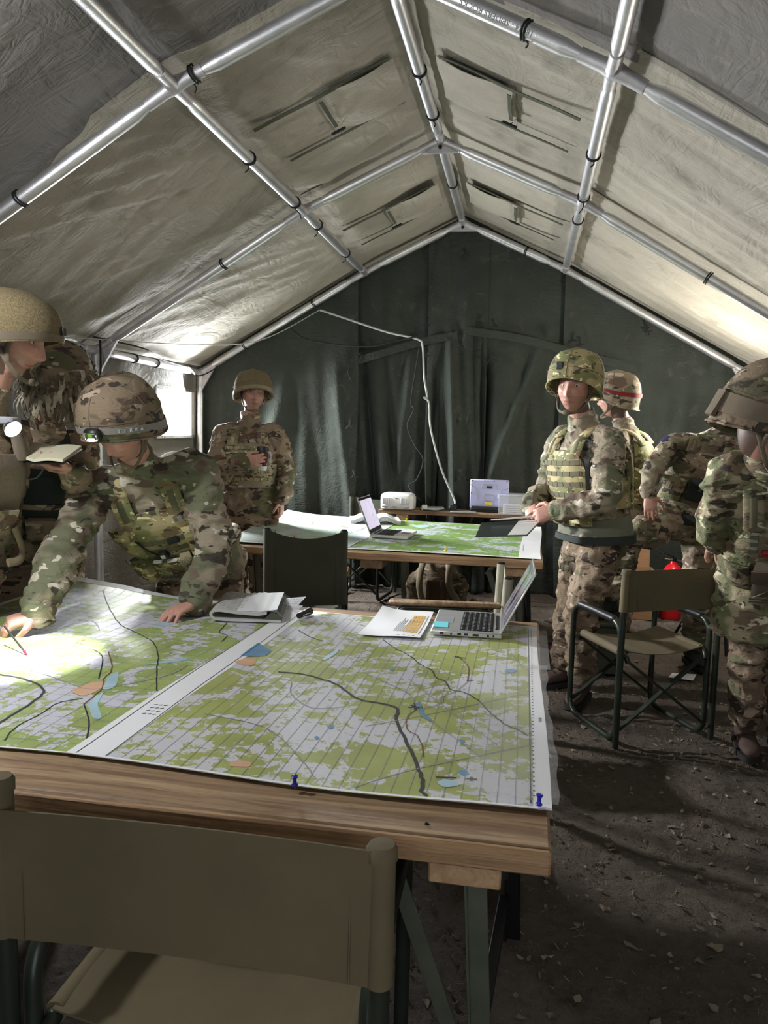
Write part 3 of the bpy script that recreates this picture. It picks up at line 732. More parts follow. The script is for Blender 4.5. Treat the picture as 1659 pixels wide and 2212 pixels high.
def place(o, x, y, yaw):
    o.location = (x, y, 0); o.rotation_euler = (0, 0, yaw); return o
ch1 = place(make_chair('olive canvas folding chair pushed under the near edge of the nearest table', None, .635, .865, 'chaircloth', W=.64, rt=.0165, lift=.045), -.515, 1.375, .018)
ch2 = place(make_chair('olive canvas folding chair with a soldier resting a hand on its back', None, .665, .865, 'chaircloth', W=.53), .62, 4.14, .44)
ch3 = place(make_chair('tall backed dark green canvas chair standing between the two tables', None, .50, .92, 'chaircloth_dark', True, .43, .05), -1.235, 4.50, .16)
ch4 = place(make_chair('pale canvas field chair with wooden arms behind the silver laptop', None, .58, .85, 'chairstraw', True, .40, .03, az=.70, arms=(-1,)), -.321, 3.675, 1.68)
ch5 = place(make_chair('dark green canvas chair at the far side of the farther table', None, .58, .86, 'chaircloth_dark', True, .44, .02), -1.38, 6.86, PI-.12)

# ================================================================== the maps
def map_mat(name, seed, white=.5, green=(.36, .40, .13), pale=(.60, .60, .64), rot=0.):
    g = NT(name); v = g.vec((1, 1, 1), (0, 0, rot), loc=(seed, seed*2.3, 0))
    a = g.noise(7, 9, .68, .4, v); b = g.noise(34, 6, .7, .3, v); big = g.noise(2.2, 2, .5, 0, v)
    f = g.math('ADD', g.math('ADD', g.math('MULTIPLY', a, .85), g.math('MULTIPLY', b, .42)), g.math('MULTIPLY', big, .43))
    fo = g.step(f, .855-.03*white, .868-.03*white)
    tone = g.mix(g.step(g.noise(5, 4, v=v), .35, .65), [x*.86 for x in green], [x*1.12 for x in green])
    c = g.mix(fo, pale, tone)
    # fine grey speckle of villages, hatch, thin brown contours
    sp = g.noise(120, 3, .6, .5, v); c = g.mix(g.math('MULTIPLY', g.step(sp, .62, .70), .35), c, (.36, .36, .36))
    ct = g.math('ABSOLUTE', g.math('SUBTRACT', g.math('FRACT', g.math('MULTIPLY', g.noise(4.5, 4, .6, 0, v), 16)), .5))
    c = g.mix(g.math('MULTIPLY', g.step(ct, .05, .02), .22), c, (.42, .30, .16))
    g.bump(g.noise(5, 3), .006, .25)
    return g.done(c, .42, Specular_IOR_Level=.45)
MT['map1'] = map_mat('printed_map_east', 1.7, .6)
MT['map2'] = map_mat('printed_map_west', 5.1, .8, (.34, .43, .14), (.60, .60, .67))
MT['map3'] = map_mat('printed_map_far', 9.4, 1.6, (.25, .42, .10), (.58, .64, .66), .4)
MT['map4'] = map_mat('printed_map_pale', 14.2, -.6, (.45, .58, .42), (.60, .68, .70), .2)

def mz(x, y):                                        # the gently wavy top of the near maps
    z = TZ+.004
    z += .0035*math.sin(5*x+3.2*y)*math.sin(3.1*y+1)+.0035
    e = max(0, (1.63-y)/.08); z += .006*e*(.5+.5*math.sin(7.3*x+1))*min(1, e)
    z += .05*max(0, (y-3.12)/.25)**1.5*max(0, min(1, (-1.45-x)/.3))*(1 if x < -1.3 else 0)
    return z
def lift(fnz, P, d): return [V((p[0], p[1], fnz(p[0], p[1])+d)) for p in P]
def print_line(mb, pts, w, fnz, d=.0012, k=6, jit=.0, seed=0):
    q = random.Random(seed); P = cr([(p[0], p[1], 0) for p in pts], k) if k > 1 else [V((*p, 0)) for p in pts]
    P = [V((p.x+q.uniform(-jit, jit), p.y+q.uniform(-jit, jit), 0)) for p in P]
    # split long pieces so the line follows the paper
    Q = []
    for a, b in zip(P, P[1:]):
        m = max(1, int((b-a).length/.04)); Q += [a.lerp(b, i/m) for i in range(m)]
    Q.append(P[-1]); vs, fs = [], []
    for i, p in enumerate(Q):
        t = (Q[min(i+1, len(Q)-1)]-Q[max(i-1, 0)]).normalized(); n = V((-t.y, t.x, 0))*w/2
        for e in (p+n, p-n): vs.append((e.x, e.y, fnz(e.x, e.y)+d))
    for i in range(len(Q)-1): fs.append((2*i, 2*i+1, 2*i+3, 2*i+2))
    mb.add(vs, fs)
def print_area(mb, pts, fnz, d=.0009, k=4):
    P = cr([(p[0], p[1], 0) for p in pts+pts[:1]], k)[:-1]; c = sum(P, V((0, 0, 0)))/len(P)
    vs = [(c.x, c.y, fnz(c.x, c.y)+d)]+[(p.x, p.y, fnz(p.x, p.y)+d) for p in P]
    mb.add(vs, [(0, 1+i, 1+(i+1) % len(P)) for i in range(len(P))])
def bil(q, u, v):
    a, b, c, d = [V((*p, 0)) for p in q]; return a.lerp(b, u).lerp(d.lerp(c, u), v)
def make_map(name, label, quad, mat, fnz, margins, nu=60, nv=60, gridx=(), gridy=(), wavy=.01, seed=0, gcol='ink_grey'):
    """quad: near-left, near-right, far-right, far-left corners on the table"""
    base = thing(name, (quad[0][0], quad[0][1], TZ), label, 'map')
    q = random.Random(seed)
    ph = [q.uniform(0, 6) for _ in range(4)]
    def pt(u, v):
        p = bil(quad, u, v)
        p.y += wavy*math.sin(6*u+ph[0])*(1-v)**3-wavy*math.sin(5*u+ph[1])*v**3*.5
        p.x += wavy*.6*math.sin(5*v+ph[2])*(u**4-(1-u)**4)
        return p
    def fn(u, v):
        p = pt(u, v); return V((p.x, p.y, fnz(p.x, p.y))), V((0, 0, 1))
    sheet = MB().sheet(fn, nu, nv, .0012).build('map_sheet', MT[mat], base, 60)
    mb = MB(); (l, r, b, t) = margins
    for (u0, u1, v0, v1) in ((0, l, 0, 1), (1-r, 1, 0, 1), (l, 1-r, 0, b), (l, 1-r, 1-t, 1)):
        if u1-u0 > 1e-4 and v1-v0 > 1e-4:
            def fm(a, c):
                p = pt(u0+(u1-u0)*a, v0+(v1-v0)*c); return V((p.x, p.y, fnz(p.x, p.y)+.0008))
            mb.grid(fm, 8 if u1-u0 < .3 else 40, 8 if v1-v0 < .3 else 40)
    mb.build('map_margin', MT['paper'] if name != 'x' else None, base, 180)
    if gridx or gridy:
        mb = MB()
        for u in gridx: print_line(mb, [tuple(pt(l+(1-l-r)*u, b+(1-b-t)*k/6))[:2] for k in range(7)], .0012, fnz, .0010, 1)
        for v in gridy: print_line(mb, [tuple(pt(l+(1-l-r)*k/6, b+(1-b-t)*v))[:2] for k in range(7)], .0012, fnz, .0010, 1)
        mb.build('map_grid', MT[gcol], base, 0)
    return base
fr_ = lambda n: [i/n for i in range(1, n)]
def add_print(parent, fnz, lines, areas):
    for mat, nm, w, ls in lines:
        for i, l in enumerate(ls):
            mb = MB(); print_line(mb, l, w, fnz, .0013, 6, .002 if len(l) > 3 else .0, i); mb.build(nm, MT[mat], parent, 0)
    for mat, nm, ls in areas:
        for l in ls:
            mb = MB(); print_area(mb, l, fnz, .0011); mb.build(nm, MT[mat], parent, 0)

mapL = make_map('printed_map', 'wide printed map sheet under the leaning soldier\'s hands', [(-2.12, 1.60), (-.945, 1.590), (-.885, 3.09), (-2.10, 3.34)], 'map2', mz, (.02, .012, .004, .022), 90, 80, fr_(24), fr_(30), .012, 3)
mzr = lambda x, y: mz(x, y)+.0022
mapR = make_map('printed_map', 'wide printed map sheet with two blue pins, lying beneath the silver laptop', [(-1.005, 1.585), (.078, 1.548), (.072, 3.085), (-.94, 3.10)], 'map1', mzr, (.09, .034, .006, .006), 90, 80, fr_(26), (), .010, 8)
add_print(mapR, mzr, [
    ('ink', 'printed_road', .0085, [[(-.728, 2.299), (-.653, 2.3), (-.575, 2.266), (-.521, 2.228), (-.439, 2.127), (-.372, 2.106), (-.328, 2.088), (-.312, 2.049), (-.308, 1.995), (-.264, 1.868), (-.219, 1.737), (-.188, 1.63), (-.186, 1.587), (-.173, 1.57)]]),
    ('ink', 'printed_road', .0042, [[(-.478, 2.748), (-.415, 2.644), (-.361, 2.58), (-.305, 2.48), (-.264, 2.432), (-.244, 2.362), (-.213, 2.334), (-.19, 2.263), (-.146, 2.242), (-.101, 2.183), (-.077, 2.122), (-.03, 2.031), (.008, 1.99), (.035, 1.954)], [(-.811, 2.798), (-.738, 2.713), (-.682, 2.678)]]),
    ('ink_brown', 'printed_road', .0032, [[(-.263, 2.09), (-.279, 2.029), (-.278, 1.976), (-.263, 1.922), (-.239, 1.898), (-.221, 1.844), (-.204, 1.767)], [(-.185, 2.585), (-.154, 2.49), (-.146, 2.343)]]),
    ('ink_grey', 'printed_road', .0030, [[(-.146, 2.343), (-.173, 2.251), (-.204, 2.195), (-.202, 2.149), (-.239, 2.096), (-.263, 2.09)], [(-.263, 2.09), (-.29, 2.173), (-.325, 2.228), (-.41, 2.309), (-.473, 2.367)], [(-.376, 1.926), (-.241, 2.039), (.025, 2.27)], [(-.328, 1.575), (-.21, 1.7), (.035, 1.896)], [(-.324, 2.332), (-.203, 2.134), (-.02, 1.849)], [(-.213, 2.005), (-.073, 1.798)], [(-.091, 2.769), (-.019, 2.673), (.012, 2.555), (.035, 2.502)], [(-.66, 2.22), (-.62, 2.1), (-.54, 2.02), (-.46, 2.05)], [(-.8, 1.9), (-.62, 1.85), (-.5, 1.72), (-.42, 1.6)]]),
    ('ink', 'printed_symbol', .006, [[(-.285, 2.11), (-.255, 2.085)], [(-.29, 2.09), (-.25, 2.10)], [(-.275, 2.125), (-.268, 2.075)], [(-.165, 1.665), (-.12, 1.672)], [(-.10, 1.672), (-.075, 1.675)], [(-.0875, 1.665), (-.0875, 1.684)], [(-.15, 2.352), (-.13, 2.36)], [(-.21, 2.60), (-.17, 2.59)], [(-.20, 2.61), (-.18, 2.57)]]),
], [
    ('ink_blue', 'printed_lake', [[(-.271, 2.132), (-.263, 2.142), (-.247, 2.065), (-.214, 2.012), (-.22, 2.004), (-.253, 2.05)], [(-.038, 2.482), (-.022, 2.506), (-.002, 2.502), (-.01, 2.471), (-.029, 2.465)], [(-.4, 2.415), (-.391, 2.427), (-.383, 2.414), (-.39, 2.402)], [(-.469, 1.896), (-.463, 1.91), (-.451, 1.901), (-.457, 1.883)], [(-.481, 1.817), (-.478, 1.829), (-.468, 1.82), (-.472, 1.807)], [(-.132, 1.889), (-.124, 1.897), (-.118, 1.881), (-.126, 1.87)], [(-.12, 1.71), (-.105, 1.72), (-.095, 1.70), (-.11, 1.69)]]),
    ('ink_pale', 'printed_lake', [[(-.607, 2.60), (-.60, 2.55), (-.615, 2.47), (-.63, 2.47), (-.62, 2.54)], [(-.16, 1.64), (-.14, 1.66), (-.11, 1.64), (-.14, 1.62)]]),
    ('ink_town', 'printed_town', [[(-.628, 1.634), (-.613, 1.648), (-.584, 1.647), (-.577, 1.625), (-.597, 1.618), (-.619, 1.617)], [(-.89, 2.359), (-.875, 2.398), (-.838, 2.411), (-.826, 2.338), (-.875, 2.341)]])])
mb = MB(); print_area(mb, [(-.898, 2.43), (-.895, 2.596), (-.818, 2.51), (-.819, 2.451), (-.866, 2.425)], mzr, .0012, 1); mb.build('printed_lake', MT['ink_blue'], mapR, 0)
mb = MB()
for k in range(60): print_line(mb, [(.047, 1.62+k*.024), (.047, 1.626+k*.024)], .004, mzr, .0016, 1)
for k in range(5): print_line(mb, [(.062, 2.06+k*.006), (.070, 2.06+k*.006)], .003, mzr, .0016, 1)
for k in range(12): print_line(mb, [(-.955+.014*(k % 3), 1.86+.022*(k//3)), (-.946+.014*(k % 3), 1.865+.022*(k//3))], .0035, mzr, .0016, 1)
print_line(mb, [(-.912, 1.60), (-.895, 2.3), (-.872, 3.05)], .002, mzr, .0016, 1); print_line(mb, [(-.985, 1.60), (-.97, 2.3), (-.945, 3.0)], .002, mzr, .0016, 1); print_line(mb, [(.040, 1.58), (.036, 3.05)], .0025, mzr, .0016, 1)
mb.build('margin_print', MT['ink'], mapR, 0)['kind'] = 'stuff'
add_print(mapL, mz, [
    ('ink', 'printed_road', .0075, [[(-1.62, 2.10), (-1.52, 2.071), (-1.41, 2.043), (-1.31, 1.971), (-1.282, 1.872), (-1.272, 1.729), (-1.262, 1.63)]]),
    ('ink', 'printed_road', .0036, [[(-1.828, 3.206), (-1.651, 2.94), (-1.466, 2.694), (-1.264, 2.525), (-1.154, 2.359), (-1.077, 2.189), (-.999, 2.035)], [(-1.386, 2.366), (-1.313, 2.293), (-1.213, 2.095)], [(-1.14, 1.893), (-1.06, 1.782), (-1.0, 1.667)], [(-1.186, 1.628), (-1.215, 1.71), (-1.211, 1.8), (-1.213, 1.89), (-1.169, 1.933)], [(-1.10, 2.83), (-1.08, 2.70), (-1.035, 2.66), (-1.025, 2.58)]]),
    ('ink_grey', 'printed_road', .003, [[(-1.506, 2.155), (-1.427, 2.116), (-1.324, 2.066), (-1.202, 2.008), (-1.149, 2.03), (-1.09, 2.091), (-1.029, 2.182), (-1.019, 2.286)], [(-1.54, 2.515), (-1.482, 2.413), (-1.386, 2.366)], [(-1.9, 2.8), (-1.75, 2.7), (-1.6, 2.72), (-1.5, 2.6)], [(-1.45, 1.9), (-1.36, 1.8), (-1.33, 1.7)]]),
    ('ink_brown', 'printed_road', .0034, [[(-1.329, 2.358), (-1.224, 2.19), (-1.2, 2.099), (-1.16, 2.019), (-1.14, 1.893)], [(-1.5, 2.46), (-1.48, 2.47), (-1.49, 2.43), (-1.46, 2.42), (-1.48, 2.39)]]),
], [
    ('ink_pale', 'printed_lake', [[(-1.199, 2.137), (-1.186, 2.16), (-1.132, 2.044), (-1.158, 2.019)], [(-1.134, 1.902), (-1.142, 1.998), (-1.113, 1.915), (-1.047, 1.82), (-1.063, 1.809), (-1.102, 1.857)], [(-1.36, 2.75), (-1.33, 2.79), (-1.29, 2.76), (-1.32, 2.72)], [(-1.15, 2.25), (-1.12, 2.29), (-1.05, 2.36), (-1.06, 2.31)]]),
    ('ink_town', 'printed_town', [[(-1.235, 1.985), (-1.214, 2.062), (-1.177, 2.069), (-1.162, 2.001), (-1.182, 1.954)]])])
# clear film laid over the right-hand map, its torn edge hanging out past the table
fz = lambda x, y: mz(x, y)+.0068+.003*math.sin(9*y+2)*max(0, (x-.03)/.08)
film = make_map_film = None
ft = thing('plastic_overlay', (.08, 2.3, TZ), 'clear plastic film overlapping the right edge of the nearest map', 'plastic sheet')
def ff(u, v):
    x = -.10+.195*u+(.006*math.sin(7*v)+.003*math.sin(31*v))*u; y = 1.60+.98*v+.015*math.sin(5*u); return V((x, y, fz(x, y)-.05*max(0, x-.085))), V((0, 0, 1))
MB().sheet(ff, 20, 50, .0006).build('film', MT['film'], ft, 60)
def f3(u, v):
    x = .03+.075*u; y = 2.52+.50*v; return V((x, y, mz(x, y)+.0062)), V((0, 0, 1))
MB().sheet(f3, 8, 20, .0006).build('film', MT['film'], ft, 60)
# farther table: one wide map in two sheets
mz3 = lambda x, y: TZ+.004+.004*math.sin(4*x+2*y)*math.sin(3*y)+.004+.03*max(0, (-1.6-x)/.4)**2*max(0, (y-6.2)/.4)
map3 = make_map('printed_map', 'wide green printed map sheet on the farther table', [(-1.12, 4.815), (.117, 4.80), (.135, 6.43), (-1.02, 6.44)], 'map3', mz3, (.003, .11, .02, .008), 60, 60, fr_(24), (), .012, 21)
mz4 = lambda x, y: mz3(x, y)+.0025
map4 = make_map('printed_map', 'washed out pale printed map sheet on the left end of the farther table', [(-1.93, 4.84), (-1.08, 4.815), (-1.0, 6.42), (-2.02, 6.58)], 'map4', mz4, (.012, .01, .02, .012), 60, 60, (), (), .015, 33)
add_print(map3, mz3, [('ink_grey', 'printed_road', .006, [[(-.8, 5.0), (-.55, 5.4), (-.3, 5.5), (-.1, 6.2)], [(-.9, 6.2), (-.7, 5.9), (-.4, 6.1)], [(-.75, 6.3), (-.68, 6.22), (-.70, 6.1)]])], [('ink_pale', 'printed_lake', [[(-.55, 5.05), (-.5, 5.12), (-.42, 5.08), (-.48, 5.0)], [(-.85, 6.1), (-.8, 6.2), (-.72, 6.12), (-.78, 6.02)]])])
add_print(map4, mz4, [('redcloth', 'drawn_line', .007, [[(-1.70, 5.95), (-1.64, 6.05), (-1.60, 5.9), (-1.52, 5.94)], [(-1.45, 5.8), (-1.38, 5.85), (-1.3, 5.8)], [(-1.62, 5.2), (-1.56, 5.25), (-1.53, 5.15)]]), ('ink_grey', 'drawn_line', .006, [[(-1.62, 6.12), (-1.55, 6.2), (-1.53, 6.0), (-1.50, 6.15)], [(-1.3, 5.2), (-1.2, 5.6), (-1.18, 5.9)]])], [])
mb = MB()
for k in range(9): print_line(mb, [(.005, 5.1+k*.03), (.005, 5.115+k*.03)], .006, mz3, .002, 1)
mb.build('margin_print', MT['ink_grey'], map3, 0)['kind'] = 'stuff'

# ================================================================== things on the tables
def pin(x, y, z, mat, label, s=1., tilt=(0, 0)):
    t = thing('push_pin', (x, y, z), label, 'pin', 'push pins')
    ax = V((tilt[0], tilt[1], 1)).normalized()
    MB().lathe([(0, .004), (.0055, .0045), (.0062, .006), (.0035, .009), (.003, .016), (.0052, .019), (.006, .0215), (.004, .023), (0, .0232)], (x, y, z), ax, 14).build('pin_head', MT[mat], t) if s == 1 else MB().lathe([(r*s, h*s) for r, h in [(0, .004), (.0055, .0045), (.0062, .006), (.0035, .009), (.003, .016), (.0052, .019), (.006, .0215), (.004, .023), (0, .0232)]], (x, y, z), ax, 14).build('pin_head', MT[mat], t)
    MB().lathe([(0, -.004), (.0008, -.003), (.0009, .005), (0, .0051)], (x, y, z), ax, 8).build('pin_point', MT['rivet'], t)
pin(-.449, 1.545, mzr(-.449, 1.545)+.001, 'blue', 'blue push pin in the middle of the near map edge', 1.25, (.0, -.1))
pin(.055, 1.562, mzr(.055, 1.562)+.001, 'blue', 'blue push pin in the map corner at the right table end', 1.25, (.05, 0))
pin(-.93, 6.30, mz3(-.93, 6.3), 'yellow', 'yellow push pin at the far edge of the farther map', 1.6)
pin(-.47, 4.86, mz3(-.47, 4.86), 'yellow', 'yellow push pin at the near edge of the farther map', 1.6, (.2, -.4))

def make_laptop(label, loc, yaw, ang, w, d, body, lidmat, disp, keys=True, th=.019):
    """hinge on the +x side; ang = lid angle from flat"""
    t = thing('laptop', (0, 0, 0), label, 'laptop')
    MB().box((0, 0, th/2), (d, w, th), None, .004).build('base', MT[body], t)
    kb = MB().box((.035, 0, th), (d*.47, w*.86, .0016)).build('keyboard', MT['black'], t)
    mb = MB(); n = 0
    for i in range(6):
        for j in range(14):
            mb.box((.035-d*.47/2+(i+.5)*d*.47/6, -w*.43+(j+.5)*w*.86/14, th+.0018), (d*.47/6-.004, w*.86/14-.004, .0022), None, .0006)
    ko = mb.build('keys', MT['black'], kb); ko['kind'] = 'stuff'
    mb = MB()
    for i in range(6):
        for j in range(14):
            mb.box((.035-d*.47/2+(i+.5)*d*.47/6-.003, -w*.43+(j+.5)*w*.86/14, th+.0030), (.0035, .004, .0004), None, .0001)
    mb.build('key_legends', MT['white_plastic'], kb, 0)
    MB().box((-d*.33, .0, th+.0002), (d*.22, w*.30, .0012)).build('touchpad', MT['grey_plastic'], t)
    MB().box((d*.42, 0, th+.001), (.012, w*.62, .006)).build('hinge_bar', MT['black'], t)
    for k, (px, ln) in enumerate(((-.09, .014), (-.055, .006), (-.025, .014), (.0, .014), (.035, .022), (.08, .008), (.1, .006))):
        MB().box((px, -w/2, th*.5), (ln, .0015, th*.42)).build('port', MT['black'], t)
    a = math.radians(ang); H = V((d/2-.006, 0, th)); L = d*.98
    dx = V((-math.cos(a), 0, math.sin(a))); nz = V((math.sin(a), 0, math.cos(a)))*1
    nz = V((-math.sin(a), 0, -math.cos(a))); 
    R = np.array((dx, V((0, 1, 0)), dx.cross(V((0, 1, 0))))).T
    lid = MB().box(H+dx*L/2, (L, w, .007), R, .002).build('lid', MT[lidmat], t)
    inner = -dx.cross(V((0, 1, 0))) if (dx.cross(V((0, 1, 0)))).dot(V((-1, 0, .2))) < 0 else dx.cross(V((0, 1, 0)))
    MB().box(H+dx*L/2+inner*.0036, (L*.97, w*.98, .001), R, .0003).build('bezel', MT['black'], lid)
    MB().box(H+dx*(L*.52)+inner*.0044, (L*.80, w*.92, .0008), R, .0002).build('display', disp, lid)
    t.location = loc; t.rotation_euler = (0, 0, yaw)
    return t, lid, (H, dx, inner, L)
g = NT('painted_reflection_screen'); v = g.vec((1, 3, 1), (.4, 0, .5))
scr1 = g.done(g.mix(g.step(g.noise(7, 3, v=v), .4, .62), (.015, .014, .02), (.30, .29, .36)), .12)  # pale streaks of reflected light painted into the screen colour
g = NT('lit_document_screen'); v = g.vec((1, 1, 1))
wv = g.n('ShaderNodeTexWave', wave_type='BANDS', bands_direction='Z'); wv.inputs['Scale'].default_value = 26; g.put(wv.inputs['Vector'], g.co)
cc = g.mix(g.math('MULTIPLY', g.step(wv.outputs['Fac'], .55, .8), g.step(g.noise(30, 2, v=g.vec((1, 1, .2))), .45, .6)), (.78, .72, .92), (.42, .38, .55))
scr2 = g.done(cc, .3, Emission_Color=cc, Emission_Strength=.55)
lap1, lid1, _ = make_laptop('silver laptop lying open on the nearest table, blue note on it', (-.193, 3.035, TZ+.0115), .02, 117, .345, .262, 'silver', 'silver', scr1)
MB().box((-.100, -.085, .0205), (.055, .085, .0012), np.array(Matrix.Rotation(.06, 3, 'Z'))).build('sticky_note', MT['cyan'], lap1)
lap2, lid2, _ = make_laptop('slim laptop with a pale lid, open on the farther table', (-.90, 5.50, TZ+.012), PI-.05, 112, .35, .27, 'white_plastic', 'white_plastic', scr2)
# rugged laptop, seen from behind its lid
t = thing('rugged_laptop', (-.30, 6.99, .7825), 'lilac grey rugged laptop seen from behind its lid, yellow label', 'laptop')
MB().box((-.30, 7.06, .800), (.33, .20, .034)).build('base', MT['black'], t)
lid = MB().box((-.305, 6.955, .945), (.335, .022, .255), np.array(Matrix.Rotation(.10, 3, 'X')), .008).build('lid', MT['lilac'], t)
def onlid(u, z): return V((-.305+u, 6.955-.0125+(z-.945)*-.10, z))
mb = MB()
for l in ([(-.07, .99), (-.06, 1.03), (.06, 1.03), (.07, .99)], [(-.165, 1.025), (-.12, 1.0), (-.10, .91), (-.115, .885)], [(.165, 1.0), (.11, .985), (.10, .95)], [(-.045, .90), (-.035, .94), (.045, .94), (.055, .90), (.04, .885), (-.03, .885), (-.045, .90)]):
    mb.tube([onlid(*p) for p in l], .0028, 6)
mb.build('embossed_rib', MT['grey_plastic'], lid)
MB().box(onlid(0, 1.005), (.05, .004, .022)).build('badge', MT['black'], lid)
MB().box(onlid(.0, .862), (.06, .004, .022)).build('yellow_label', MT['yellow'], lid)
for u, z in ((-.15, 1.06), (.15, 1.06), (-.04, 1.06), (.04, 1.06), (-.155, .95), (.155, .95)): MB().ball(onlid(u, z), .005, 8, 5).build('screw', MT['blackmetal'], lid)
MB().box((-.305, 6.945, .822), (.30, .03, .03)).build('hinge_bar', MT['black'], t)
# projector
t = thing('projector', (-1.10, 6.93, .7825), 'white projector with two grilles on the plank table', 'projector')
MB().loft([[V((-1.10+x*sx, 6.93+y*sy, z)) for x, y in [(math.copysign(abs(math.cos(a))**.35, math.cos(a)), math.copysign(abs(math.sin(a))**.35, math.sin(a))) for a in [2*PI*(k+.5)/28 for k in range(28)]]] for z, sx, sy in ((.789, .140, .115), (.795, .147, .122), (.86, .149, .124), (.90, .147, .122), (.918, .138, .112), (.926, .11, .085))]).build('body', MT['white_plastic'], t, 50)
for xg in (-1.185, -1.025):
    gr = MB().box((xg, 6.807, .862), (.075, .006, .055)).build('grille', MT['grey_plastic'], t)
    for i in range(8): MB().box((xg-.032+i*.0092, 6.803, .862), (.0042, .006, .053), None, .001).build('slat', MT['white_plastic'], gr)
for xg in (-1.2, -1.12, -1.01): MB().box((xg, 6.806, .810), (.05, .006, .016)).build('vent', MT['grey_plastic'], t)
MB().box((-1.10, 6.806, .888), (.022, .004, .010)).build('badge', MT['grey_plastic'], t)
MB().lathe([(0, .0), (.03, .0), (.032, .012), (.024, .014), (0, .012)], (-1.245, 6.95, .86), (-1, 0, 0)).build('lens', MT['black'], t)
for sx in (-.12, .12): MB().lathe([(0, 0), (.012, 0), (.012, .012), (0, .012)], (-1.10+sx, 6.84, .7825)).build('foot', MT['black'], t)
# clear box of papers
t = thing('plastic_box', (.02, 6.93, .7825), 'clear plastic box of papers beside the rugged laptop', 'box')
mb = MB(); x0, x1, y0, y1, z0, z1 = -.215, .27, 6.82, 7.03, .785, .945
mb.box(((x0+x1)/2, (y0+y1)/2, z0+.002), (x1-x0, y1-y0, .004))
for c, s in ((((x0+x1)/2, y0, (z0+z1)/2), (x1-x0, .004, z1-z0)), (((x0+x1)/2, y1, (z0+z1)/2), (x1-x0, .004, z1-z0)), ((x0, (y0+y1)/2, (z0+z1)/2), (.004, y1-y0, z1-z0)), ((x1, (y0+y1)/2, (z0+z1)/2), (.004, y1-y0, z1-z0))): mb.box(c, s)
mb.build('box_body', MT['clear'], t)
MB().box(((x0+x1)/2, (y0+y1)/2, z1+.006), (x1-x0+.02, y1-y0+.02, .014), None, .005).build('box_lid', MT['clear'], t)
MB().box((x0-.006, (y0+y1)/2-.06, z1-.015), (.014, .04, .03)).build('clip', MT['white_plastic'], t)
for k in range(5):
    tag(MB().box((-.10, 6.925, .796+k*.016), (.16, .15, .012)).build('paper_stack', MT['paper'], None), ('bottom', 'second lowest', 'middle', 'second highest', 'topmost')[k]+' ream of the white paper pile inside the clear plastic box', 'paper', 'paper stacks in the clear box')
MB().tube([(.115, y0-.012, z0), (.115, y0-.012, z1+.018), (.115, y1+.012, z1+.018)], .006, 8).build('elastic_strap', MT['cord'], t)
# small electronics between projector and laptop
t = thing('media_box', (-.80, 6.95, .7825), 'flat silver device lying beside the projector', 'device')
MB().box((-.80, 6.96, .797), (.20, .14, .026), np.array(Matrix.Rotation(.2, 3, 'Z'))).build('body', MT['silver'], t)
MB().box((-.86, 6.885, .81), (.045, .02, .045)).build('plug', MT['white_plastic'], t)
tag(MB().box((-.52, 6.87, .787), (.22, .085, .008), np.array(Matrix.Rotation(.05, 3, 'Z'))).build('tablet', MT['silver'], None), 'flat grey tablet on the front edge of the plank table', 'tablet')
tag(MB().box((-.62, 7.0, .805), (.07, .05, .045), None, .008).build('power_adaptor', MT['black'], None), 'black power adaptor where the pale cable ends', 'adaptor')
cable('black_wire', [(-.90, 6.9, .79), (-.84, 6.86, .79), (-.75, 6.85, .788), (-.66, 6.9, .80), (-.56, 6.93, .79), (-.45, 6.95, .79)], .005, 'cord', 'black wire trailing over the plank table from the projector')
cable('red_wire', [(-.20, 6.92, .79), (-.16, 6.88, .79), (-.10, 6.86, .788), (-.02, 6.85, .788)], .005, 'red', 'red wire beside the clear plastic box')

# printed sheet
t = thing('paper_sheet', (-.46, 3.0, TZ), 'white printed sheet with orange table, left of the silver laptop', 'paper')
pq = [(-.578, 2.77), (-.350, 2.785), (-.345, 3.17), (-.56, 3.185)]
pz = lambda x, y: mz(x, y)+.009+.012*max(0, (y-3.0)/.2)**2+.008*max(0, (-.50-x)/.08)*max(0, (y-2.95)/.2)+.004*math.sin(14*x+6*y)**2
def ps(u, v): p = bil(pq, u, v); return V((p.x, p.y, pz(p.x, p.y))), V((0, 0, 1))
MB().sheet(ps, 18, 24, .0006).build('sheet', MT['paper'], t, 60)
mb = MB(); mo = MB(); mg = MB()
P2 = lambda u, v: tuple(bil(pq, u, v))[:2]
for i in range(5):
    for j in range(4): print_line(mo, [P2(.70+.058*j, .16+.14*i), P2(.70+.058*j, .285+.14*i)], .0105, pz, .0006, 1)
for j in range(5): print_line(mg, [P2(.94, .14+.145*j), P2(.94, .27+.145*j)], .004, pz, .0006, 1)
for i, l in enumerate((.5, .75, .62, .7, .35, .72)): print_line(mg, [P2(.52+.028*i, .18), P2(.52+.028*i, .18+.75*l)], .0022, pz, .0006, 1)
for j in range(4): print_line(mb, [P2(.62+.08*j, .045), P2(.66+.08*j, .045)], .004, pz, .0006, 1)
mo.build('orange_cells', MT['ink_orange'], t, 0); mg.build('text_lines', MT['ink_grey'], t, 0); mb.build('text_lines', MT['ink'], t, 0)
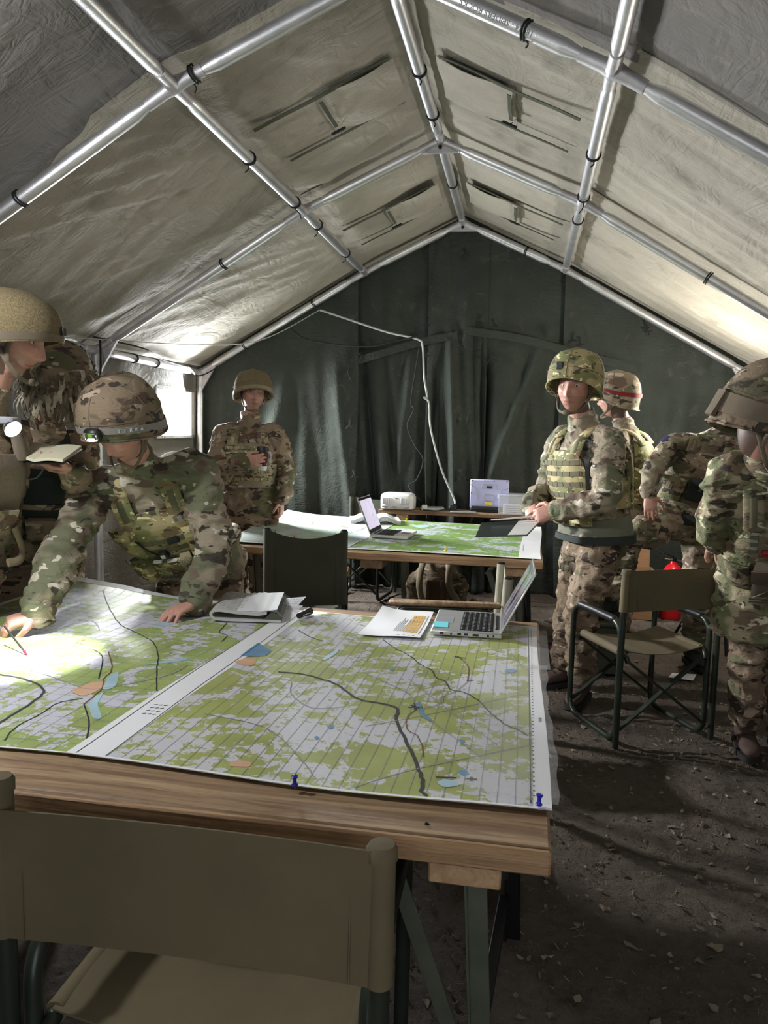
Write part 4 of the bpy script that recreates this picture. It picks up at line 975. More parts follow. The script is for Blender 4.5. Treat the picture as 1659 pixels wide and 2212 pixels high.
# folded booklet in a plastic cover
t = thing('folded_booklet', (-1.05, 3.02, TZ), 'thick folded booklet of grey pages in a plastic cover', 'booklet')
def bk_ring(s, prof):
    o = V((-1.165+(-1.245+1.165)*s, 2.825+(3.175-2.825)*s, mz(-1.1, 2.9)+.006)); ux = V((.99, .15, 0))
    return [o+ux*x+V((0, 0, z*(1-.15*s))) for x, z in prof]
outer = [(.27, .0), (.05, .0), (.015, .003), (-.004, .016), (-.006, .03), (.006, .043), (.03, .047), (.10, .040), (.18, .036), (.215, .042)]
inner = [(.215, .030), (.18, .024), (.10, .028), (.035, .036), (.012, .034), (.006, .028), (.007, .018), (.02, .011), (.05, .009), (.27, .009)]
MB().loft([bk_ring(s, outer+inner) for s in np.linspace(0, 1, 8)]).build('pages', MT['paper_grey'], t, 50)
for i in range(4):
    MB().loft([bk_ring(s, [(x+.002*i, z+.0016+.0022*i) for x, z in [(.10+.02*i, .0400), (.18, .0365), (.212+.012*i, .043)]]+[(x+.002*i, z+.0004+.0022*i) for x, z in [(.212+.012*i, .043), (.18, .0365), (.10+.02*i, .0400)]]) for s in np.linspace(0, 1, 6)]).build('page', MT['paper'], t, 50)
MB().loft([bk_ring(s, [(.205, .050), (.255, .046), (.285, .020), (.28, .0), (.272, .0), (.277, .018), (.25, .040), (.205, .045)]) for s in np.linspace(0, 1, 8)]).build('plastic_cover', MT['film'], t, 50)
MB().loft([bk_ring(s, [(.232, .038), (.262, .030), (.272, .006), (.20, .008)]) for s in np.linspace(.02, .98, 6)]).build('spine_clip', MT['greenmetal'], t, 50)
mb = MB()
for i in range(11):
    s = .08+.08*i
    for q in range(4):
        a = .02+.022*q*1.6; A = bk_ring(s, [(a, .0485-.07*(a-.03))])[0]; B = bk_ring(s, [(a+.026, .0485-.07*(a-.004))])[0]; mb.beam(A, B, .0016, .0006)
mb.build('text_lines', MT['ink_grey'], t, 0)
# small note beside it, propped
t = thing('note_slip', (-.93, 3.16, TZ), 'small folded white note with handwriting beside the booklet', 'note')
nq = [V((-.975, 3.13, TZ+.028)), V((-.905, 3.10, TZ+.024)), V((-.885, 3.17, TZ+.055)), V((-.975, 3.19, TZ+.038))]
def nf(u, v): p = nq[0].lerp(nq[1], u).lerp(nq[3].lerp(nq[2], u), v); return p, V((0, -.4, .9))
MB().sheet(nf, 4, 4, .0006).build('slip', MT['paper'], t); 
mb = MB()
for r in range(3):
    for c in range(5):
        a = nf(.1+.17*c, .2+.25*r)[0]+V((0, -.001, .002)); b = nf(.2+.17*c, .26+.25*r)[0]+V((0, -.001, .002)); mb.beam(a, b, .002, .0006)
mb.build('handwriting', MT['ink_blue'], t, 0)
MB().sheet(lambda u, v: (V((-.97+.07*u, 3.12+.06*v, TZ+.0125+.014*u*0)), V((0, 0, 1))), 2, 2, .0006).build('slip', MT['paper'], t)
# torch
tz = mzr(-.84, 2.97)+.015
t = thing('torch', (-.84, 2.975, tz-.014), 'short black torch lying on the map, shining across the table', 'torch')
A = V((-.852, 2.945, tz)); B = V((-.825, 3.028, tz+.003)); d = (B-A).normalized()
MB().lathe([(0, 0), (.0105, .001), (.0115, .004), (.0115, .05), (.0135, .056), (.0145, .075), (.0145, .086), (.0115, .087), (.009, .082), (0, .082)], A, d, 20).build('barrel', MT['black'], t)
MB().lathe([(0, .0835), (.0108, .0838), (.0108, .0845), (0, .0846)], A, d, 16).build('lens', MT['lampglow'], t)
MB().tube(cr([A+d*.01+V((.0135, -.002, 0)), A+d*.035+V((.0165, -.004, .002)), A+d*.06+V((.015, -.004, 0))], 4), .002, 8).build('clip', MT['rivet'], t)
light('torch_beam', 'SPOT', A+d*.09, 1.6, (.9, .95, 1), A+d*.4+V((0, 0, -.03)), .006, 8, 1.2)
# open book on the farther table
t = thing('open_book', (-1.18, 6.25, TZ), 'thick white open book lying behind the pale laptop', 'book')
for s in (-1, 1):
    for i in range(4):
        def bf(u, v):
            x = s*(.002+.20*u); z = mz4(-1.18, 6.25)+.004+.010*i+.035*math.sin(PI*min(u*1.2, 1))*(1-.4*u)-.012*u*(i)*.2
            p = V((-1.18, 6.24, 0))+V((x*.97-.13*(v-.5)*.5, x*.18+.27*(v-.5), 0)); return V((p.x, p.y, z)), V((0, 0, 1))
        MB().sheet(bf, 12, 4, .006).build('page', MT['paper'], t, 60)
# rucksack under the farther table
t = thing('rucksack', (-.70, 6.62, 0), 'brown camouflage rucksack standing under the farther table', 'rucksack')
def remeshed(mb, voxel, it=4):
    me = bpy.data.meshes.new('tmp'); me.from_pydata(mb.v, [], mb.f); me.update()
    o = bpy.data.objects.new('tmp', me); C.objects.link(o)
    r = o.modifiers.new('r', 'REMESH'); r.mode = 'VOXEL'; r.voxel_size = voxel
    if it: s = o.modifiers.new('s', 'SMOOTH'); s.factor = .5; s.iterations = it
    dg = bpy.context.evaluated_depsgraph_get()
    out = bpy.data.meshes.new_from_object(o.evaluated_get(dg)); bpy.data.objects.remove(o); bpy.data.meshes.remove(me)
    return out
def get_co(me):
    a = np.empty(len(me.vertices)*3); me.vertices.foreach_get('co', a); return a.reshape(-1, 3)
def get_no(me):
    a = np.empty(len(me.vertices)*3); me.vertex_normals.foreach_get('vector', a); return a.reshape(-1, 3)
def set_co(me, P): me.vertices.foreach_set('co', P.ravel()); me.update()
def ridged(P, s, seed): return 1-np.minimum(1, 2.2*np.abs(vnoise(P, s, seed)))
def wrinkle(me, amp, seed):
    P = get_co(me); N = get_no(me)
    Wp = np.stack([.03*vnoise(P, 7, seed+1), .03*vnoise(P, 7, seed+2), .03*vnoise(P, 7, seed+3)], -1)
    Q = (P+Wp)*np.array((1, 1, 1.9))
    h = 1.0*ridged(Q, 8, seed+4)+.55*ridged(Q*np.array((1.5, 1.5, .6)), 11, seed+5)+.35*ridged(P+Wp, 21, seed+6)-.8
    set_co(me, P+N*(amp*h)[:, None])
def soft(name, mb, voxel, mat, parent, amp=.0, seed=0, it=4):
    me = remeshed(mb, voxel, it)
    if amp: wrinkle(me, amp, seed)
    r = parent
    while r is not None and r.parent is not None: r = r.parent
    if r is not None: set_co(me, get_co(me)-np.array(ORG[r.name]))
    return finish(name, me, mat, parent, 180)

mb = MB(); mb.ball((-.70, 6.64, .20), (.205, .13, .21)); mb.box((-.70, 6.65, .18), (.36, .20, .30), None, .06); mb.ball((-.70, 6.56, .14), (.14, .08, .12)); mb.ball((-.90, 6.64, .15), (.07, .09, .13)); mb.ball((-.50, 6.64, .15), (.07, .09, .13))
body = soft('bag_body', mb, .014, MT['camoB'], t, .008, 4)
soft('front_pocket', MB().box((-.70, 6.515, .16), (.22, .09, .22), None, .04), .012, surf('brown_bag_cloth', (.12, .075, .045), .9, bump=.4), t, .006, 9)
for sx in (-.11, .10):
    MB().tube(cr([(-.70+sx, 6.56, .40), (-.70+sx*1.1, 6.50, .34), (-.70+sx*1.2, 6.47, .2), (-.70+sx*1.5+.06, 6.48, .06), (-.70+sx*1.7+.08, 6.52, .02)], 6), .028, 10, 'round', flat=.35).build('shoulder_strap', MT['tan'], t)
MB().tube(cr([(-.74, 6.62, .40), (-.72, 6.60, .44), (-.67, 6.60, .44), (-.65, 6.62, .40)], 5), .011, 8).build('grab_handle', MT['tan_dark'], t)
for sx in (-.06, .06): MB().box((-.70+sx, 6.462, .15), (.022, .012, .2)).build('buckle_strap', MT['tan_dark'], t)
c = soft('crumpled_glove', MB().ball((-.33, 6.55, .035), (.08, .06, .04)).ball((-.26, 6.5, .03), (.05, .04, .035)).ball((-.38, 6.60, .05), (.04, .04, .05)), .01, MT['camoP'], None, .012, 3); tag(c, 'crumpled pale cloth glove on the earth beside the rucksack', 'glove')

# cardboard box with open flaps, and the red extinguisher behind the soldiers
t = thing('cardboard_box', (.93, 6.75, 0), 'brown cardboard box with raised flap by the red extinguisher', 'box')
mb = MB(); x0, x1, y0, y1, H = .74, 1.08, 6.6, 6.95, .38
for c_, s_ in ((((x0+x1)/2, y0, H/2), (x1-x0, .008, H)), (((x0+x1)/2, y1, H/2), (x1-x0, .008, H)), ((x0, (y0+y1)/2, H/2), (.008, y1-y0, H)), ((x1, (y0+y1)/2, H/2), (.008, y1-y0, H)), (((x0+x1)/2, (y0+y1)/2, .006), (x1-x0, y1-y0, .008))): mb.box(c_, s_)
mb.build('carton', MT['card'], t)
MB().beam((1.115, 6.955, .36), (1.115, 7.0, .54), .006, .36, (0, -1, .2)).build('flap', MT['card'], t) if False else MB().box((.90, 6.975, .46), (.34, .006, .18), np.array(Matrix.Rotation(-.2, 3, 'X'))).build('flap', MT['card'], t)
MB().box((1.115, 6.775, .32), (.006, .34, .13), np.array(Matrix.Rotation(-.5, 3, 'Y'))).build('flap', MT['card'], t)
MB().box((.95, 6.594, .335), (.06, .002, .045), np.array(Matrix.Rotation(.5, 3, 'Y'))).build('label', MT['paper'], t)
for k in range(2): MB().box((.92, 6.5945, .285-.012*k), (.22, .0012, .003)).build('printed_line', MT['ink_brown'], t)
t = thing('fire_extinguisher', (1.22, 6.72, 0), 'red fire extinguisher standing behind the bending soldier', 'fire extinguisher')
MB().lathe([(0, 0), (.078, .0), (.082, .012), (.082, .36), (.076, .40), (.055, .435), (.028, .455), (.024, .475), (0, .475)], (1.22, 6.72, 0), n=28).build('cylinder', MT['red'], t)
MB().lathe([(0, .47), (.022, .47), (.022, .50), (.012, .505), (0, .505)], (1.22, 6.72, 0)).build('valve', MT['blackmetal'], t)
MB().beam((1.22, 6.72, .51), (1.13, 6.68, .545), .018, .008).build('handle', MT['blackmetal'], t)
MB().beam((1.22, 6.72, .49), (1.14, 6.68, .50), .018, .006).build('trigger', MT['rivet'], t)
MB().tube(cr([(1.24, 6.70, .49), (1.32, 6.66, .44), (1.33, 6.65, .3), (1.31, 6.66, .15)], 5), .012, 8).build('hose', MT['black'], t)
mb = MB()
def cyl(a, z): return V((1.22+.0828*math.sin(a), 6.72-.0828*math.cos(a), z))
for l in ([(-.75, .34), (.0, .34)], [(.0, .34), (.0, .245)], [(.0, .245), (-.75, .245)], [(-.75, .245), (-.75, .34)]):
    (a, z), (b, zz) = l; mb.tube([cyl(a+(b-a)*k/6, z+(zz-z)*k/6) for k in range(7)], .0035, 6)
mb.build('label_border', MT['white_plastic'], t)
tag(MB().sheet(lambda u, v: (V((.93+.14*u+.04*v, 5.05+.10*v-.03*u, ground_z(1.0, 5.1)+.012+.012*u*v)), V((0, 0, 1))), 4, 4, .001).build('paper_scrap', MT['paper'], None), 'scrap of white paper lying on the earth beyond the chair', 'paper')
for i, pts in enumerate(([(.2, 6.3, .01), (.3, 6.1, .02), (.25, 5.8, .01), (.4, 5.6, .02), (.62, 5.75, .02), (.9, 5.6, .01)], [(.6, 6.4, .015), (.75, 6.0, .02), (.95, 5.95, .02), (1.2, 5.7, .015)], [(.15, 5.6, .015), (.3, 5.5, .03), (.22, 5.35, .015), (.35, 5.2, .015), (.5, 5.3, .015)])):
    cable('black_wire', pts, .007, 'cord', ('tangled black cable on the earth beyond the farther table', 'black cable on the earth near the cardboard box', 'coil of black cable on the earth beside the farther table leg')[i])

# work lamp on its stand, and bodies for the two added lamps
t = thing('work_lamp', (LAMP_R.x+.12, LAMP_R.y+.02, 0), 'bright floodlight on a stand behind the bending soldier', 'lamp')
MB().tube([(LAMP_R.x+.12, LAMP_R.y+.02, .55), (LAMP_R.x+.12, LAMP_R.y+.02, 1.62)], .016, 12).build('pole', MT['blackmetal'], t)
for k in range(3):
    a = k*2.09+.5; MB().tube([(LAMP_R.x+.12, LAMP_R.y+.02, .60), (LAMP_R.x+.12+.32*math.cos(a), LAMP_R.y+.02+.32*math.sin(a), .0)], .011, 10).build('leg', MT['blackmetal'], t)
hd = MB().box(LAMP_R+V((.03, 0, .0)), (.055, .20, .15), None, .008).build('lamp_head', MT['blackmetal'], t)
MB().box(LAMP_R+V((.0, 0, 0)), (.004, .18, .13)).build('lamp_panel', MT['floodglow'], hd)
MB().tube(cr([LAMP_R+V((.03, -.11, 0)), LAMP_R+V((.09, -.11, 0)), LAMP_R+V((.10, 0, -.02)), LAMP_R+V((.09, .11, 0)), LAMP_R+V((.03, .11, 0))], 4), .006, 8).build('bracket', MT['blackmetal'], t)
t = thing('work_lamp', FILL_E, 'floodlight clamped under the left eave behind the shaggy helmet', 'lamp')  # body of the added eave lamp, out of sight
fx_ = V((.95, -.28, -.26)).normalized(); R_ = np.array((fx_, V((0, 0, 1)).cross(fx_).normalized(), fx_.cross(V((0, 0, 1)).cross(fx_).normalized()))).T
hd = MB().box(FILL_E, (.05, .20, .15), R_, .008).build('lamp_head', MT['blackmetal'], t)
MB().box(FILL_E+fx_*.026, (.004, .17, .12), R_).build('lamp_panel', MT['floodglow'], hd)
MB().tube(cr([FILL_E-fx_*.02, FILL_E+V((-.08, 0, .05)), FILL_E+V((-.20, 0, .15)), FILL_E+V((-.24, 0, .19))], 4), .010, 8).build('bracket', MT['blackmetal'], t)
t = thing('added_strip_lamp', FILL_L, 'strip lamp hung under the roof slope near the door', 'lamp')
bd = MB().box(FILL_L, (.06, .62, .05), None, .01).build('lamp_body', MT['white_plastic'], t)
MB().tube([FILL_L+V((.03, -.27, -.03)), FILL_L+V((.03, .27, -.03))], .013, 12, 'round').build('tube', MT['lampglow'], bd)
for s in (-.2, .2): MB().tube([FILL_L+V((0, s, .02)), FILL_L+V((-.02, s, .33))], .004, 6).build('hanger', MT['cord'], t)
# ================================================================== people
def skin_mat():
    g = NT('skin'); at = g.n('ShaderNodeVertexColor', layer_name='Col')
    n = g.mix(g.step(g.noise(60, 3), .3, .7), (.90, .88, .88), (1.06, 1.06, 1.06))
    c = g.mix(1.0, at.outputs[0], n, 'MULTIPLY'); g.bump(g.noise(260, 3), .0008, .35)
    return g.done(c, .5, Subsurface_Weight=.08, Subsurface_Radius=(.012, .005, .003))
MT['skin'] = skin_mat()
PROF = [(-.36, .200, .160), (-.1, .192, .152), (.1, .180, .145), (.35, .172, .135), (.6, .186, .145), (.8, .190, .140), (.92, .165, .118), (1.0, .120, .095)]
class Fig:
    def __init__(s, base, pel, ch, hipL, shL, head, hf, arms, legs, bulk=1., hu=None, hs=1.):
        s.base = V(base); s.pel = V(pel); s.ch = V(ch); s.hipL = V(hipL).normalized(); s.shL = V(shL).normalized()
        s.head = V(head); s.hF = V(hf).normalized(); u = V(hu) if hu else V((0, 0, 1)); s.hU = (u-s.hF*u.dot(s.hF)).normalized(); s.hL = s.hU.cross(s.hF)*-1
        s.hL = s.hF.cross(s.hU)*-1 if s.hF.cross(s.hU).dot(s.shL) < 0 and False else s.hU.cross(s.hF)
        s.arms = arms; s.legs = legs; s.b = bulk; s.hs = hs
    def fr(s, t):
        k = min(max(t, 0), 1); U = (s.ch-s.pel).normalized()
        if t > .8: U = U.lerp((s.head-s.ch).normalized(), min(1, (t-.8)/.4)*.6).normalized()
        if t < .15: U = U.lerp(V((0, 0, 1)), min(1, (.15-t)/.3)).normalized()
        L = s.hipL.lerp(s.shL, k); L = (L-U*L.dot(U)).normalized(); F = L.cross(U)
        c = s.pel+(s.ch-s.pel)*t
        if t < 0: c = s.pel+V((0, 0, 1))*t*(s.ch-s.pel).length
        return c, L, U, F
    def prof(s, t):
        if t <= PROF[0][0]: return PROF[0][1]*s.b, PROF[0][2]*s.b
        for a, b in zip(PROF, PROF[1:]):
            if t <= b[0]:
                k = (t-a[0])/(b[0]-a[0]); return (a[1]+(b[1]-a[1])*k)*s.b, (a[2]+(b[2]-a[2])*k)*s.b
        return PROF[-1][1]*s.b, PROF[-1][2]*s.b
    def tp(s, th, t, off=0.):
        c, L, U, F = s.fr(t); hw, hd = s.prof(t); n = 2.5
        x, y = math.sin(th), math.cos(th)
        r = 1/((abs(x)/(hw+off))**n+(abs(y)/(hd+off))**n)**(1/n)
        return c+L*x*r+F*y*r
    def tn(s, th, t):
        c, L, U, F = s.fr(t); return (L*math.sin(th)+F*math.cos(th)).normalized()
    def hp(s, x, y, z): k = s.hs; return s.head+s.hL*x*k+s.hF*y*k+s.hU*z*k
    def patch(s, name, a0, a1, t0, t1, o0, o1, mat, par, nu=8, nv=6, shape=None, rnd=0.):
        mb = MB()
        def fn(u, v):
            A0, A1 = (a0, a1) if shape is None else (a0*shape(v), a1*shape(v))
            e = rnd*(1-min(1, 7*min(u, 1-u))*min(1, 7*min(v, 1-v)))
            th = A0+(A1-A0)*u; t = t0+(t1-t0)*v
            return s.tp(th, t, o1-e), s.tn(th, t)
        top = [fn(i/nu, j/nv)[0] for j in range(nv+1) for i in range(nu+1)]
        def fb(u, v):
            A0, A1 = (a0, a1) if shape is None else (a0*shape(v), a1*shape(v)); return s.tp(A0+(A1-A0)*u, t0+(t1-t0)*v, o0)
        bot = [fb(i/nu, j/nv) for j in range(nv+1) for i in range(nu+1)]
        k = len(top); W = nu+1; F = []
        for j in range(nv):
            for i in range(nu):
                a = j*W+i; F.append((a, a+1, a+W+1, a+W)); F.append((a+k, a+k+W, a+k+W+1, a+k+1))
        for i in range(nu):
            F.append((i+1, i, i+k, i+1+k)); b = nv*W+i; F.append((b, b+1, b+1+k, b+k))
        for j in range(nv):
            a = j*W; F.append((a, a+W, a+W+k, a+k)); b = a+nu; F.append((b+W, b, b+k, b+W+k))
        mb.add(top+bot, F); return mb.build(name, MT[mat], par, 50)

def head_shape(mb, f):
    n, m = 56, 44; rings = []
    G = lambda x, z, cx, cz, sx, sz: math.exp(-((x-cx)/sx)**2-((z-cz)/sz)**2)
    for i in range(1, m):
        a = PI*i/m; ring = []
        for k in range(n):
            b = 2*PI*k/n
            x, y, z = .077*math.sin(a)*math.cos(b), .097*math.sin(a)*math.sin(b), -.118*math.cos(a)
            if z < -.01:
                q = min(1, (-.01-z)/.105); x *= 1-.22*q*q; y = y*(1-.10*q) if y > 0 else y*(1-.35*q)
                if y > 0: y += .012*q
            if y > 0:
                w = min(1, y/.05); fx = abs(x)
                y += w*(.026*G(x, z, 0, -.028, .0125, .016)+.016*G(x, z, 0, -.004, .009, .022)+.005*G(fx, z, .014, -.033, .009, .009)
                        -.014*G(fx, z, .033, .016, .018, .013)+.006*G(fx, z, .03, .040, .026, .010)+.004*G(x, z, 0, .038, .02, .012)
                        +.007*G(x, z, 0, -.058, .024, .0065)+.0075*G(x, z, 0, -.071, .020, .0065)-.006*G(x, z, 0, -.0645, .026, .0028)
                        -.004*G(x, z, 0, -.083, .03, .006)+.011*G(x, z, 0, -.103, .026, .016)+.007*G(fx, z, .045, -.012, .02, .02)-.005*G(fx, z, .05, -.055, .016, .02))
            ring.append(f.hp(x, y, z))
        rings.append(ring)
    mb.loft(rings)
    for s in (-1, 1):                                  # ears
        mb.ball(f.hp(s*.080, -.006, -.006), (.012, .019, .031), 12, 8, np.array((f.hL, f.hF, f.hU)).T)
        mb.ball(f.hp(s*.088, -.013, .004), (.006, .014, .022), 10, 7, np.array((f.hL, f.hF, f.hU)).T)

def hand_shape(mb, wr, D, N, side, curl=(.5, .5, .5, .5), thumb=.4, s=1., spread=.06, tspread=.8):
    """side +1 left hand, -1 right hand; D towards the knuckles, N the way the palm faces"""
    D = V(D).normalized(); N = V(N); N = (N-D*N.dot(D)).normalized(); T = N.cross(D)*side; wr = V(wr)
    P = lambda a, b, c: wr+(D*a+T*b+N*c)*s
    mb.loft([[P(a, w*math.cos(2*PI*k/14)+o, h*math.sin(2*PI*k/14)) for k in range(14)] for a, w, h, o in ((-.03, .027, .021, 0), (0, .027, .019, 0), (.03, .037, .019, .002), (.06, .042, .0165, .001), (.085, .042, .014, 0), (.098, .036, .009, 0))])
    for k in range(4):
        b = .031-.0207*k; L = (.072, .080, .074, .058)[k]; r = (.0092, .0096, .0091, .0080)[k]
        p = P(.086-.006*abs(k-1.2), b, -.001); pts = [p-D*.02*s, p]; a = 0; sp = (1.2-k)*spread
        for j, (fr, cj) in enumerate(((.46, .9), (.31, 1.15), (.23, .8))):
            a += curl[k]*cj; d = (D*math.cos(a)+N*math.sin(a)+T*sp*math.cos(a)).normalized()
            q = pts[-1]; pts += [q+d*L*fr*.5*s, q+d*L*fr*s]
        mb.tube(pts, [r*1.05*s, r*1.08*s]+[x*r*s for x in (.98, 1.04, .93, .98, .86, .74)], 12, 'round')
    p0 = P(.018, .026, .004); d1 = (D*.62+T*tspread+N*.25).normalized(); p1 = p0+d1*.044*s
    d2 = (D*.85+T*(tspread-.55*thumb-.3)+N*(.2+thumb*.8)).normalized(); p2 = p1+d2*.034*s; d3 = (D*.9+T*(tspread-.9*thumb-.5)+N*(.2+thumb)).normalized(); p3 = p2+d3*.026*s
    mb.tube([p0-d1*.012*s, p0, p0.lerp(p1, .5), p1, p1.lerp(p2, .5), p2, p3], [x*s for x in (.012, .0155, .0135, .0118, .0108, .0112, .0085)], 12, 'round')

SKIN = (.56, .30, .23)
def make_body(f, root, hands, voxel, paint=0., stubble=.0, neckr=.056):
    mb = MB(); head_shape(mb, f)
    mb.tube([f.hp(0, -.018, -.03), f.head.lerp(f.ch, .42), f.ch.lerp(f.head, .30), f.ch-(f.head-f.ch)*.1], [neckr, neckr, neckr*1.08, neckr*1.5], 18, 'round')
    mb.loft([[f.fr(t)[0]+(f.fr(t)[1]*math.cos(2*PI*k/16)*f.prof(t)[0]+f.fr(t)[3]*math.sin(2*PI*k/16)*f.prof(t)[1])*.62 for k in range(16)] for t in (-.15, .1, .4, .7, .95)])
    for sd, (sh, el, wr) in f.arms.items():
        sh, el, wr = V(sh), V(el), V(wr); mb.tube([f.ch.lerp(sh, .4), sh, el, wr], [.035, .036, .034, .027], 12, 'round')
        if sd in hands: hand_shape(mb, wr, side=1 if sd == 'L' else -1, **hands[sd])
    for sd, (hp, kn, an, ft) in f.legs.items():
        mb.tube([f.pel, V(hp), V(kn), V(an)], [.05, .05, .045, .035], 12, 'round')
    me = remeshed(mb, voxel, 2)
    P = get_co(me); R = P-np.array(f.head); x, y, z = R@np.array(f.hL)/f.hs, R@np.array(f.hF)/f.hs, R@np.array(f.hU)/f.hs
    col = np.tile(np.array(SKIN), (len(P), 1)); fx = np.abs(x)
    def blend(w, c):
        nonlocal col; w = np.clip(w, 0, 1)[:, None]; col = col*(1-w)+np.array(c)*w
    hd = (y > .03) & (np.abs(z) < .13) & (fx < .1)
    gs = lambda cx, cz, sx, sz, X=x: np.exp(-((X-cx)/sx)**2-((z-cz)/sz)**2)
    blend(hd*.5*gs(.045, -.02, .022, .018, fx), (.56, .22, .17)); blend(hd*.45*gs(0, -.03, .012, .014), (.56, .22, .17))
    blend(hd*stubble*(z < -.035)*(1-.9*gs(0, -.064, .028, .012)), (.22, .13, .095))
    blend(hd*.85*gs(0, -.0645, .023, .010), (.40, .13, .11)); blend(hd*.9*gs(0, -.0645, .022, .0022), (.10, .03, .03))
    blend(hd*.9*gs(.033, .036, .021, .0055, fx), (.07, .045, .03)); blend(hd*.45*gs(.033, .016, .018, .010, fx), (.27, .12, .09))
    pn = vnoise(P, 26, 5); blend(paint*hd*(pn > .05)*.9, (.10, .085, .045)); blend(paint*hd*(pn < -.35)*.8, (.06, .05, .035))
    blend(((y < .02) & (z > -.125) & (fx < .09) & (R@R.T.diagonal() > 0 if False else (np.linalg.norm(R, axis=1) < .14)))*.9, (.06, .04, .028))
    ca = me.color_attributes.new('Col', 'FLOAT_COLOR', 'POINT'); ca.data.foreach_set('color', np.concatenate([col, np.ones((len(col), 1))], 1).astype(np.float32).ravel())
    set_co(me, P-np.array(ORG[root.name]))
    o = finish('body', me, MT['skin'], root, 180)
    Rm = np.array((f.hL, f.hF, f.hU)).T
    for s in (-1, 1):
        e = MB().ball(f.hp(s*.0325, .0665, .0165), .0122*f.hs, 16, 12).build('eye', MT['eyewhite'], root, 180)
        MB().ball(f.hp(s*.0325+getattr(f, 'gz', 0)*.004, .0757, .0155), (.0055*f.hs, .0042*f.hs, .0055*f.hs), 10, 8, Rm).build('iris', MT['iris'], e, 180)
    return o
MT['eyewhite'] = surf('eye_white', (.62, .58, .55), .25, var=.04, bump=0); MT['iris'] = surf('dark_iris', (.03, .025, .02), .15, bump=0)

def limb(pts, radii, seed, amp=.006, step=.016):
    """sleeve or trouser leg: points and radii get cloth folds"""
    P = cr(pts, 10); L = [0]
    for a, b in zip(P, P[1:]): L.append(L[-1]+(b-a).length)
    R = [np.interp(i/(len(P)-1)*(len(radii)-1), range(len(radii)), radii) for i in range(len(P))]
    return P, R
def make_clothes(f, root, jm, tm, voxel, seed, hem=-.36, amp=.007, sleeve=1., cuff=True, collar=True, leg=1., arms_skip=()):
    mb = MB(); ts = [hem, hem*.6, -.05, .1, .25, .4, .55, .7, .82, .92, 1.0]
    rings = []
    for t in ts:
        rings.append([f.tp(2*PI*k/26, t, .012 if t < 0 else .0) for k in range(26)])
    hd = (f.head-f.ch)
    for k, r in ((.22, .085), (.36, .074), (.52, .070)):
        c = f.ch+hd*k; c0, L, U, F = f.fr(1.05); U = hd.normalized(); L = (L-U*L.dot(U)).normalized(); F = L.cross(U)
        rings.append([c+(L*math.sin(2*PI*j/26)*r+F*math.cos(2*PI*j/26)*r*.98) for j in range(26)])
    if not collar: rings = rings[:-1]
    mb.loft(rings)
    for sd, (sh, el, wr) in f.arms.items():
        if sd in arms_skip: continue
        sh, el, wr = V(sh), V(el), V(wr); e = (wr-el).normalized()
        inn = f.ch.lerp(sh, .35)
        P, R = limb([inn, sh, sh.lerp(el, .5), el, el.lerp(wr, .55), wr-e*.012], [x*sleeve for x in (.075, .080, .070, .066, .060, .052)], seed)
        rr = [r*(1+.05*math.sin(i*1.9+seed)*(1 if 12 < i else 0)) for i, r in enumerate(R)]
        mb.tube(P, rr, 18, 'round')
    j = soft('jacket', mb, voxel, MT[jm], root, amp, seed)
    for sd, (sh, el, wr) in f.arms.items():
        if sd in arms_skip: continue
        el, wr = V(el), V(wr); e = (wr-el).normalized()
        if cuff: MB().tube([wr-e*.045, wr-e*.03, wr-e*.01, wr+e*.006], [.050*sleeve, .050*sleeve, .047*sleeve, .044*sleeve], 18).build('cuff', MT[jm], j, 60)
    mb = MB(); c0, L, U, F = f.fr(0)
    mb.loft([[f.pel+V((0, 0, dz))+(f.hipL*math.sin(2*PI*k/22)*.178*f.b+F*math.cos(2*PI*k/22)*.135*f.b) for k in range(22)] for dz in (.12, .02, -.08, -.14)])
    for sd, (hp, kn, an, ft) in f.legs.items():
        hp, kn, an = V(hp), V(kn), V(an)
        P, R = limb([hp+V((0, 0, .04)), hp.lerp(kn, .5), kn, kn.lerp(an, .5), an.lerp(kn, .16)], [x*leg for x in (.102, .098, .082, .078, .070)], seed)
        R = [r*(1+.035*math.sin(i*2.1+seed)) for i, r in enumerate(R)]
        mb.tube(P, R, 18, 'round')
    soft('trousers', mb, voxel, MT[tm], root, amp, seed+20)
    return j
def make_boots(f, root, mat='brownsuede'):
    for sd, (hp, kn, an, ft) in f.legs.items():
        an = V(an); d = V(ft); d.z = 0; d.normalize(); x = d.cross(V((0, 0, 1))); g = an.z-.10; mb = MB()
        sec = [(-.075, .030, .055), (-.06, .036, .075), (-.02, .038, .085), (.03, .040, .085), (.08, .046, .072), (.13, .050, .058), (.17, .046, .048), (.20, .034, .038), (.212, .018, .026)]
        mb.loft([[V((an.x, an.y, g+.022))+d*(a-.02)+x*w_*math.copysign(abs(math.cos(q))**.8, math.cos(q))+V((0, 0, h*(.5+.5*math.sin(q)))) for q in [2*PI*k/16 for k in range(16)]] for a, w_, h in sec])
        kn = V(kn); u = (kn-an).normalized()
        mb.tube([an+V((0, 0, -.02)), an+u*.05, an+u*.12, an+u*.17], [.050, .050, .054, .056], 16, 'round')
        b = soft('boot', mb, .008, MT[mat], root, .002, 3, 2)
        MB().loft([[V((an.x, an.y, z))+d*(a-.02)+x*w_*e for a, w_, e in [(q[0], q[1]+.005, 1) for q in sec]+[(q[0], q[1]+.005, -1) for q in sec[::-1]]] for z in (g, g+.026)]).build('sole', MT['sole'], b)
        mb = MB()
        for i in range(5): q = V((an.x, an.y, g))+d*(.10-.022*i)+V((0, 0, .075+.018*i)); mb.tube([q-x*.022, q+V((0, 0, .006)), q+x*.022], .003, 6)
        mb.build('laces', MT['cord'], b)

